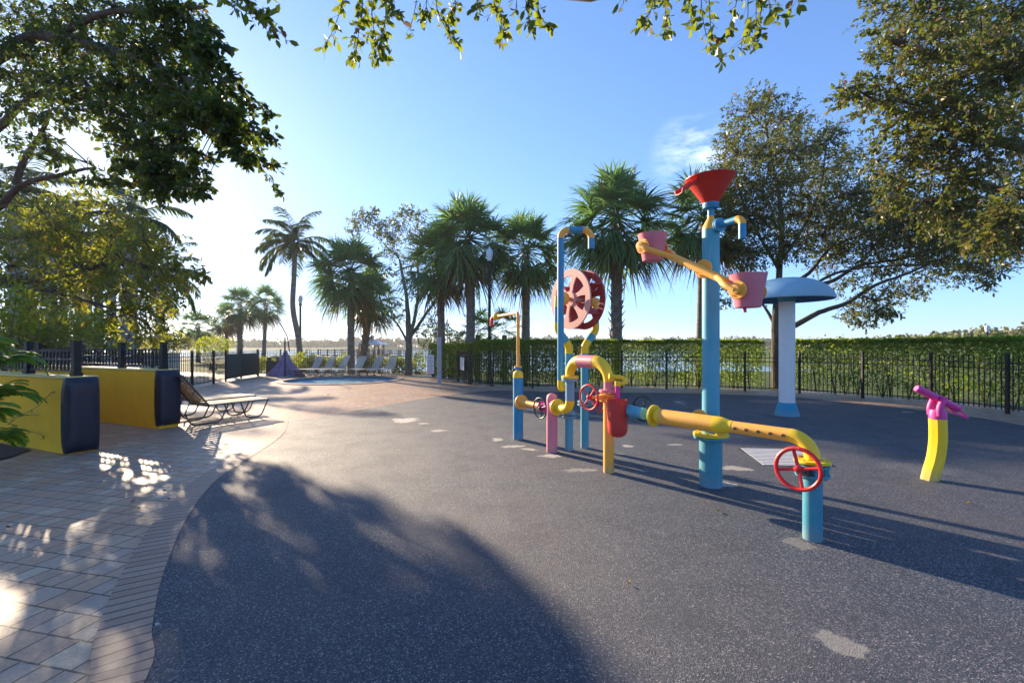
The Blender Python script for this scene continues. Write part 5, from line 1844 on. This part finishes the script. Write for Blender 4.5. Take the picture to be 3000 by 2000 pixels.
def fern(c, n, L, label, grp='ferns', tilt=(0, 0)):
    c = Vector(c)
    t = thing('fern', label, 'fern', (c.x, c.y, 0), grp)
    V, S0, S1 = [], [], []
    for k in range(n):
        az = k * 2.39996 + random.uniform(-.3, .3)
        el = R(random.uniform(25, 75))
        hd = np.array([math.cos(az), math.sin(az), 0.])
        p, ang, rach = np.array(c), el, [np.array(c)]
        m, l_ = 12, L * random.uniform(.7, 1.1)
        for i in range(m):
            p = p + (hd * math.cos(ang) + np.array([0, 0, math.sin(ang)])) * (l_ / m)
            rach.append(p)
            ang -= R(9)
        rach = np.array(rach)
        S0.append(rach[:-1])
        S1.append(rach[1:])
        nl = 30
        s_ = np.linspace(.12, 1, nl)
        ii = s_ * m
        i0 = np.minimum(ii.astype(int), m - 1)
        bp = rach[i0] + (rach[i0 + 1] - rach[i0]) * (ii - i0)[:, None]
        tg = unit(rach[i0 + 1] - rach[i0])
        lat = np.array([-hd[1], hd[0], 0.])
        for sg in (-1, 1):
            d = unit(tg * .35 + lat[None] * sg + np.array([0, 0, -.1]) + RNG.normal(size=(nl, 3)) * .06)
            ll = L * .2 * (np.sin(np.pi * (.12 + .86 * s_)) ** .7)
            V.append(strips(bp, d, unit(np.cross(d, np.array([[0, 0, 1.]]))), ll, np.full(nl, .030 * L / .5), np.full(nl, .2), 2))
    vo, vv, ff = 0, [], []
    for v, f in V:
        vv.append(v)
        ff.append(f + vo)
        vo += len(v)
    sv, sf = sticks(np.concatenate(S0), np.concatenate(S1), .004, .003)
    np_obj('fronds', [(np.concatenate(vv), np.concatenate(ff), M['fern']), (sv, sf, M['fern'])], t)


for (px, py, Z, n, L, lb) in ((0, 1165, 5.7, 30, .46, 'bright green fern in front of the near yellow wall, at the left edge'), (-10, 1285, 5.6, 24, .40, 'low fern at the foot of the near yellow wall'),
                              (10, 1065, 6.0, 26, .50, 'tall yellow green fern rising above the near yellow wall'), (-60, 1020, 6.2, 22, .52, 'fern at the left edge level with the railing'),
                              (-60, 1215, 5.3, 22, .48, 'fern cut by the left edge between the tall fern and the planting bed')):
    fern(P(px, py, Z), n, L, lb)
# straggling twigs across the wall face
t = thing('wall_creeper', 'thin creeper twigs with a few yellow leaves trailing over the near yellow wall', 'creeper', G(60, 1320))
mb = MB()
pp, dd_, nn_ = [], [], []
for pts in ([(20, 1230), (60, 1215), (110, 1190), (150, 1150)], [(20, 1265), (70, 1262), (120, 1272), (130, 1285)], [(30, 1240), (50, 1222), (80, 1215), (112, 1216)], [(20, 1235), (45, 1248), (50, 1262)]):
    line = cat([P(a, b_, 6.35 + (197 - a) / 170 * .33) for a, b_ in pts], 6)
    mb.tube(line, .004, 5)
    for k in range(9):
        q_ = random.choice(line)
        pp.append(tuple(q_))
        dd_.append((random.gauss(0, 1), random.gauss(-.3, .5), random.gauss(-.2, .5)))
        nn_.append((0, -1, .4))
mb.build('stems', M['greenbark'], t)
LLn = RNG.uniform(.03, .07, len(pp))
v, f = leaves(np.array(pp), np.array(dd_), np.array(nn_), LLn, LLn * .4)
np_obj('leaves', [(v, f, M['shrub'])], t)

# shrubs behind the left fence, under the palms
for (px, py, Z, r_, lb, m_) in ((25, 905, 8.8, (.5, .5, .55), 'yellow green shrub at the left edge above the ferns', 'shrub'), (90, 985, 13.5, (1.0, .8, .6), 'green shrub behind the near yellow wall, left of the railing post', 'broad'),
                                (165, 975, 15, (1.1, .8, .7), 'grey green shrub just left of the tall railing post', 'broad'), (270, 975, 17, (1.0, .8, .75), 'sunlit shrub above the bright yellow wall', 'shrub'), (330, 985, 18, (.9, .8, .7), 'shrub at the foot of the big pale palm trunk', 'broad'),
                                (215, 930, 24, (1.6, 1.2, 1.1), 'rounded shrub between the distant palm trunks', 'broad'), (120, 920, 24, (1.8, 1.2, 1.3), 'tall shrub in front of the distant palms', 'shrub'), (500, 1005, 26, (1.2, 1, .5), 'low dark shrub where the left lawn meets the lake', 'broad'),
                                (620, 1015, 30, (1.2, 1, .7), 'round shrub under the far fan palms', 'shrub'), (420, 985, 24, (1.3, 1, .9), 'dark shrub beyond the far end of the bright wall', 'broad'), (20, 960, 20, (1.6, 1, 1.2), 'dense shrub behind the ferns at the left edge', 'broad')):
    c = P(px, py, Z)
    shrub(c, r_, 1100 if r_[0] > .9 else 700, M[m_], lb, .14 if Z > 12 else .1, grp='shrubs under the left palms', upright=.3)
    if c.z - r_[2] > .15:
        pass
shrub(P(1320, 990, 22), (.7, .6, .45), 500, M['shrub'], 'sunlit shrub between the forked tree and the hedge', .12, grp='shrubs behind the hedge')
shrub(P(1265, 1000, 24), (.8, .6, .5), 500, M['shrub'], 'sunlit shrub left of the grey square post', .12, grp='shrubs behind the hedge')


# ------------------------------------------------------------------ far shore
def far_trees(name, items, leafsize, mat, label=None, zb=0.0):
    pos, rad = [], []
    for (x, y, h_, r_) in items:
        n = 85
        q_ = unit(RNG.normal(size=(n, 3)))
        q_[:, 2] = q_[:, 2] * .8
        p = np.array([x, y, zb + h_ - r_ * .7]) + q_ * np.array([r_, r_, r_ * .72]) * (.75 + .35 * RNG.random((n, 1)))
        m = 26
        k = np.stack([x + RNG.normal(size=m) * r_ * .7, y + RNG.normal(size=m) * r_ * .5, zb + RNG.random(m) * h_ * .8], 1)
        pos += [p, k]
    pos = np.concatenate(pos)
    n = len(pos)
    d = RNG.normal(size=(n, 3))
    LL = leafsize * (.6 + .8 * RNG.random(n))
    v, f = leaves(pos, d, RNG.normal(size=(n, 3)) + np.array([0, -.5, .4]), LL, LL * .75)
    return tag(np_obj(name, [(v, f, mat)]), kind='stuff')


its = []
for k in range(270):
    x = -330 + 700 * k / 270 + random.uniform(-2, 2)
    h_ = 4.4 + 2.4 * random.random() ** 2 + .9 * math.sin(x * .05) + .5 * math.sin(x * .17)
    its.append((x, 306 + random.uniform(-5, 8), h_, random.uniform(2.2, 4.2)))
    if k % 4 == 0:
        its.append((x + 1, 322 + random.uniform(-5, 5), h_ + random.uniform(1, 2.6), random.uniform(2.4, 4.4)))
far_trees('far_woodland', its, 1.5, M['farleaf'], zb=.4)
# lit bank of bushes at the far right
its = []
for k in range(90):
    u_ = random.random()
    x, y = 39 + 34 * u_ + random.uniform(-2, 2), 42 + random.uniform(-5, 14) + 10 * (1 - u_)
    its.append((x, y, 1.6 + 2.9 * u_ + random.uniform(-.3, .5), random.uniform(1.0, 1.9)))
M['bankleaf'] = leaf('bank_bush_leaf', (.10, .12, .035), (.19, .19, .06), (.18, .2, .04), .25, .7, .1, (.2, .15, .08))
far_trees('bank_bushes', its, .42, M['bankleaf'], zb=.3)


def house(x, y, w_, d_, hw, hr, wallm, roofm, label, rot=.3, z0=.3):
    c = Vector((x, y, z0))
    t = thing('house', label, 'house', c, 'houses on the far shore')
    xa = Vector((math.cos(rot), math.sin(rot), 0))
    ya = Vector((-xa.y, xa.x, 0))
    MB().box(c + zv * hw / 2, (w_, d_, hw), xa).build('wall', wallm, t, 0)
    o_ = .5
    vs = [c + xa * (sx * (w_ / 2 + o_)) + ya * (sy * (d_ / 2 + o_)) + zv * hw for sy in (-1, 1) for sx in (-1, 1)]
    vs += [c + xa * (-w_ * .42) + zv * (hw + hr), c + xa * (w_ * .42) + zv * (hw + hr)]
    vs += [p - zv * .25 for p in vs[:4]]
    MB().add(vs, [(0, 1, 5, 4), (3, 2, 4, 5), (2, 0, 4), (1, 3, 5), (0, 6, 7, 1), (1, 7, 9, 3), (3, 9, 8, 2), (2, 8, 6, 0), (6, 8, 9, 7)]).build('roof', roofm, t, 0)
    for k in (-1, 0, 1):
        MB().box(c + xa * (w_ * .28 * k) - ya * (d_ / 2 + .03) + zv * (hw * .5), (1.1, .1, 1.3), xa).build('window', M['slateroof'], t, 0)
    # gable facing the lake
    g0 = c - ya * (d_ / 2 + o_ + .2) + zv * hw
    MB().add([g0 - xa * w_ * .16, g0 + xa * w_ * .16, g0 + zv * hr * .75, g0 - xa * w_ * .16 + ya * 3, g0 + xa * w_ * .16 + ya * 3, g0 + zv * hr * .75 + ya * 3],
             [(0, 1, 2), (0, 2, 5, 3), (1, 4, 5, 2), (3, 5, 4)]).build('gable', wallm, t, 0)


for (px, Z, wm, rm, lb, sc, rot) in ((2385, 250, 'housewall', 'tileroof', 'far house with a low brown roof right of the mushroom shower', 1.0, .2), (2550, 240, 'housewall', 'tileroof', 'far house with a long red roof over the hedge', 1.2, -.1), (2620, 225, 'housewall', 'tileroof', 'far house with a pale gable and red roof', 1.05, .35),
                                     (2725, 220, 'housewall', 'tileroof', 'far low roofed house between the two gabled houses', 1.0, 0), (2780, 200, 'housewall', 'slateroof', 'far house with a dark slate roof and pale gable', 1.0, .3)):
    house((px - 1500) / F * Z, Z, 13 * sc, 8 * sc, 2.6, 2.6, M[wm], M[rm], lb, rot)

# gazebo on a pier
gz = Vector(((1089 - 1500) / F * 92, 92, -.1))
t = thing('gazebo', 'gazebo with a grey metal roof and little cupola standing on the lake', 'gazebo', gz)
rw, ez = 3.0, 1.92
for (a, b_) in ((-1, -1), (1, -1), (1, 1), (-1, 1), (0, -1), (0, 1)):
    p = gz + Vector((a * 1.9, b_ * 1.9, 0))
    mb = MB().box(p + zv * .6, (.3, .3, 2.9), (1, .2, 0))
    mb.box(p + Vector((-a * .3, 0, 1.65)), (.7, .12, .14), (1, 0, .8 * (a or 1)))
    mb.build('post', M['wood'], t, 0)
c0 = Vector((gz.x, gz.y, 0))
vs = [c0 + Vector((a * rw, b_ * rw, ez)) for a, b_ in ((-1, -1), (1, -1), (1, 1), (-1, 1))] + [c0 + Vector((a * .38, b_ * .38, ez + .95)) for a, b_ in ((-1, -1), (1, -1), (1, 1), (-1, 1))]
mb = MB().add(vs, [(0, 1, 5, 4), (1, 2, 6, 5), (2, 3, 7, 6), (3, 0, 4, 7), (3, 2, 1, 0)])
for k in range(13):
    u_ = -1 + 2 * k / 12
    mb.box(c0 + Vector((u_ * (rw + .38) / 2, -(rw + .38) / 2, ez + .50)), (.07, 2.75 , .06), (1, 0, 0), Vector((0, -.95, 2.62)))
rf = mb.build('roof', M['metalroof'], t, 0)
MB().box(c0 + zv * (ez + 1.25), (.66, .66, .7), (1, 0, 0)).build('cupola', M['wood'], rf, 0)
MB().lathe([(.72, ez + 1.58), (.7, ez + 1.63), (.1, ez + 1.9), (.03, ez + 1.95), (.03, ez + 2.15)], c0, n=4).build('cupola_roof', M['metalroof'], rf, 0)
MB().box(c0 + zv * -.15, (5.6, 5.6, .2), (1, 0, 0)).build('deck', M['wood'], t, 0)
pr_ = thing('pier', 'long brown timber pier with rails leading to the gazebo', 'pier', (-25, 86, 0))
a, b_ = Vector((-38, 92, -.15)), Vector((-19, 80, -.15))
x = (b_ - a).normalized()
MB().box((a + b_) / 2, ((b_ - a).length, 1.8, .18), x).build('deck', M['wood'], pr_, 0)
for s in (-1, 1):
    nn = Vector((-x.y, x.x, 0)) * (.85 * s)
    mb = MB()
    for z_ in (.35, .65, .95):
        mb.box((a + b_) / 2 + nn + zv * z_, ((b_ - a).length, .06, .1), x)
    mb.build('handrail', M['wood'], pr_, 0)
    for k in range(11):
        MB().box(a + (b_ - a) * (k / 10) + nn + zv * .2, (.14, .14, 1.9), x).build('post', M['wood'], pr_, 0)
tb = thing('tower_block', 'pale blue tower far beyond the lake, between forked tree and hedge', 'building', ((1277 - 1500) / F * 420, 420, 0))
tx = tb.location.x
MB().box((tx, 420, 7.5), (3.6, 4, 15.5)).build('shaft', M['towerblue'], tb, 0)
for k in range(5):
    MB().box((tx, 417.96, 3 + 2.6 * k), (3.0, .06, .9)).build('window_band', M['slateroof'], tb, 0)
MB().box((tx, 420, 15.4), (4.0, 4.4, .3)).build('roof', M['greypost'], tb, 0)

# ------------------------------------------------------------------ fallen leaves
fl = [(381, 1474, .05, 'deadleaf', 'curled brown leaf, the largest on the left paving'), (500, 1464, .045, 'deadleaf', 'flat brown leaf near the brick edging'), (489, 1441, .04, 'deadleaf', 'small brown leaf farther along the left paving'), (430, 1431, .03, 'deadleaf', 'dark sliver of leaf on the left paving'),
      (35, 1548, .04, 'deadleaf', 'brown leaf at the left edge of the paving'), (412, 1494, .035, 'yellowleaf', 'thin yellow leaf on the left paving'), (2112, 1501, .05, 'yellowleaf', 'orange leaf on the rubber in front of the tower'), (2828, 1478, .04, 'yellowleaf', 'pale yellow leaf near the right edge of the rubber'),
      (1846, 1718, .03, 'yellowleaf', 'tiny orange leaf in the middle of the rubber'), (474, 1834, .035, 'white', 'pale pink scrap at the edge of the rubber'), (2630, 1221, .08, 'deadleaf', 'dark leaf on the shaded rubber left of the cannon'), (1495, 1272, .05, 'deadleaf', 'brown leaf by the foot of the left blue post'),
      (1993, 1218, .05, 'deadleaf', 'brown leaf on the shaded rubber by the fence'), (965, 1157, .07, 'deadleaf', 'brown leaf on the sunlit paving in front of the pool')]
for (px, py, L, m_, lb) in fl:
    c = G(px, py) + zv * .012
    a = random.random() * 6
    d = Vector((math.cos(a), math.sin(a), .05))
    s = Vector((-d.y, d.x, 0))
    mb = MB()
    pts = [c, c + d * L * .35 + s * L * .28 + zv * .012, c + d * L * .75 + s * L * .2 + zv * .02, c + d * L + zv * .012, c + d * L * .75 - s * L * .2 + zv * .018, c + d * L * .35 - s * L * .28 + zv * .014, c + d * L * .5 + zv * .002]
    mb.add(pts, [(0, 6, 1), (1, 6, 2), (2, 6, 3), (3, 6, 4), (4, 6, 5), (5, 6, 0)])
    tag(mb.build('fallen_leaf', M[m_], None, 60, loc=c), lb, 'leaf', 'fallen leaves')

# ------------------------------------------------------------------ light, sky, camera
SUN_AZ, SUN_EL = math.atan2(-1210, 1333), R(17.0)
sv_ = Vector((math.sin(SUN_AZ) * math.cos(SUN_EL), math.cos(SUN_AZ) * math.cos(SUN_EL), math.sin(SUN_EL)))
sl = bpy.data.lights.new('sun', 'SUN')
sl.energy = 4.8
sl.angle = R(.55)
sl.color = (1.0, .80, .56)
so_ = bpy.data.objects.new('sun', sl)
COL.objects.link(so_)
so_.rotation_euler = sv_.to_track_quat('Z', 'Y').to_euler()
so_.location = (-20, 20, 20)

world = bpy.data.worlds.new('World')
scene.world = world
world.use_nodes = True
nt = world.node_tree
nt.nodes.clear()
wo = nt.nodes.new('ShaderNodeOutputWorld')
bg = nt.nodes.new('ShaderNodeBackground')
sky = nt.nodes.new('ShaderNodeTexSky')
sky.sky_type = 'NISHITA'
sky.sun_disc = False
sky.sun_elevation = SUN_EL
sky.sun_rotation = SUN_AZ
sky.altitude = 0
sky.air_density = .85
sky.dust_density = 0.3
sky.ozone_density = 1.5
bg.inputs[1].default_value = .14
# thin wisps of cirrus
tc = nt.nodes.new('ShaderNodeTexCoord')
mp_ = nt.nodes.new('ShaderNodeMapping')
mp_.inputs['Scale'].default_value = (3, 3, 9)
nz = nt.nodes.new('ShaderNodeTexNoise')
nz.inputs['Scale'].default_value = 2.4
nz.inputs['Detail'].default_value = 7
nz.inputs['Roughness'].default_value = .62
nt.links.new(tc.outputs['Generated'], mp_.inputs[0])
nt.links.new(mp_.outputs[0], nz.inputs['Vector'])
dp = nt.nodes.new('ShaderNodeVectorMath')
dp.operation = 'DISTANCE'
cdir = (P(2030, 455, 10) - Vector((0, 0, 1.5))).normalized()
dp.inputs[1].default_value = cdir
nt.links.new(tc.outputs['Generated'], dp.inputs[0])
r1 = nt.nodes.new('ShaderNodeMapRange')
r1.inputs['From Min'].default_value = .015
r1.inputs['From Max'].default_value = .085
r1.inputs['To Min'].default_value = .7
r1.inputs['To Max'].default_value = 0.0
nt.links.new(dp.outputs['Value'], r1.inputs['Value'])
r2 = nt.nodes.new('ShaderNodeMapRange')
r2.inputs['From Min'].default_value = .45
r2.inputs['From Max'].default_value = .75
nt.links.new(nz.outputs['Fac'], r2.inputs['Value'])
mu = nt.nodes.new('ShaderNodeMath')
mu.operation = 'MULTIPLY'
nt.links.new(r1.outputs[0], mu.inputs[0])
nt.links.new(r2.outputs[0], mu.inputs[1])
mx = nt.nodes.new('ShaderNodeMix')
mx.data_type = 'RGBA'
nt.links.new(mu.outputs[0], mx.inputs[0])
sx = nt.nodes.new('ShaderNodeSeparateXYZ')
nt.links.new(tc.outputs['Generated'], sx.inputs[0])
r3 = nt.nodes.new('ShaderNodeMapRange')
r3.interpolation_type = 'SMOOTHSTEP'
r3.inputs['From Min'].default_value = 0.0
r3.inputs['From Max'].default_value = .30
r3.inputs['To Min'].default_value = 1
r3.inputs['To Max'].default_value = 0
nt.links.new(sx.outputs[2], r3.inputs['Value'])
tn = nt.nodes.new('ShaderNodeMix')
tn.data_type = 'RGBA'
tn.blend_type = 'MULTIPLY'
nt.links.new(r3.outputs[0], tn.inputs[0])
nt.links.new(sky.outputs[0], tn.inputs[6])
tn.inputs[7].default_value = (.90, 1.0, 1.28, 1)
tg = nt.nodes.new('ShaderNodeMix')
tg.data_type = 'RGBA'
tg.blend_type = 'MULTIPLY'
tg.inputs[0].default_value = 1
nt.links.new(tn.outputs[2], tg.inputs[6])
tg.inputs[7].default_value = (.73, .90, 1.15, 1)
# milder glow round the sun
bw = nt.nodes.new('ShaderNodeRGBToBW')
nt.links.new(tg.outputs[2], bw.inputs[0])
m1 = nt.nodes.new('ShaderNodeMath')
m1.operation = 'MULTIPLY_ADD'
m1.inputs[1].default_value = .19
m1.inputs[2].default_value = 1.0
nt.links.new(bw.outputs[0], m1.inputs[0])
m2 = nt.nodes.new('ShaderNodeMath')
m2.operation = 'DIVIDE'
m2.inputs[0].default_value = 1.0
nt.links.new(m1.outputs[0], m2.inputs[1])
sc_ = nt.nodes.new('ShaderNodeVectorMath')
sc_.operation = 'SCALE'
nt.links.new(tg.outputs[2], sc_.inputs[0])
nt.links.new(m2.outputs[0], sc_.inputs['Scale'])
nt.links.new(sc_.outputs[0], mx.inputs[6])
mx.inputs[7].default_value = (6.0, 6.2, 6.6, 1)
nt.links.new(mx.outputs[2], bg.inputs[0])
nt.links.new(bg.outputs[0], wo.inputs[0])

kz = NT('haze_air')
vn = kz.n('ShaderNodeVolumePrincipled')
vn.inputs['Color'].default_value = (.90, .94, 1.0, 1)
vn.inputs['Density'].default_value = HAZE
vn.inputs['Anisotropy'].default_value = .35
kz.l(vn.outputs[0], kz.out.inputs['Volume'])
hz = MB().box((0, 1300, 8.5), (5400, 3600, 24)).build('haze', kz.m, None, 0)
tag(hz, kind='stuff')

cam = bpy.data.cameras.new('camera')
cam.lens = 16
cam.sensor_width = 36
cam.shift_y = .005
cam.clip_start = .05
cam.clip_end = 6000
co = bpy.data.objects.new('camera', cam)
COL.objects.link(co)
co.location = (0, 0, HC)
co.rotation_euler = (R(90), 0, 0)
scene.camera = co

scene.view_settings.view_transform = 'Standard'
scene.view_settings.look = 'None'
scene.view_settings.exposure = 1.5
scene.view_settings.gamma = 1
scene.cycles.max_bounces = 8
scene.cycles.diffuse_bounces = 4
scene.cycles.transmission_bounces = 6
scene.cycles.use_denoising = True
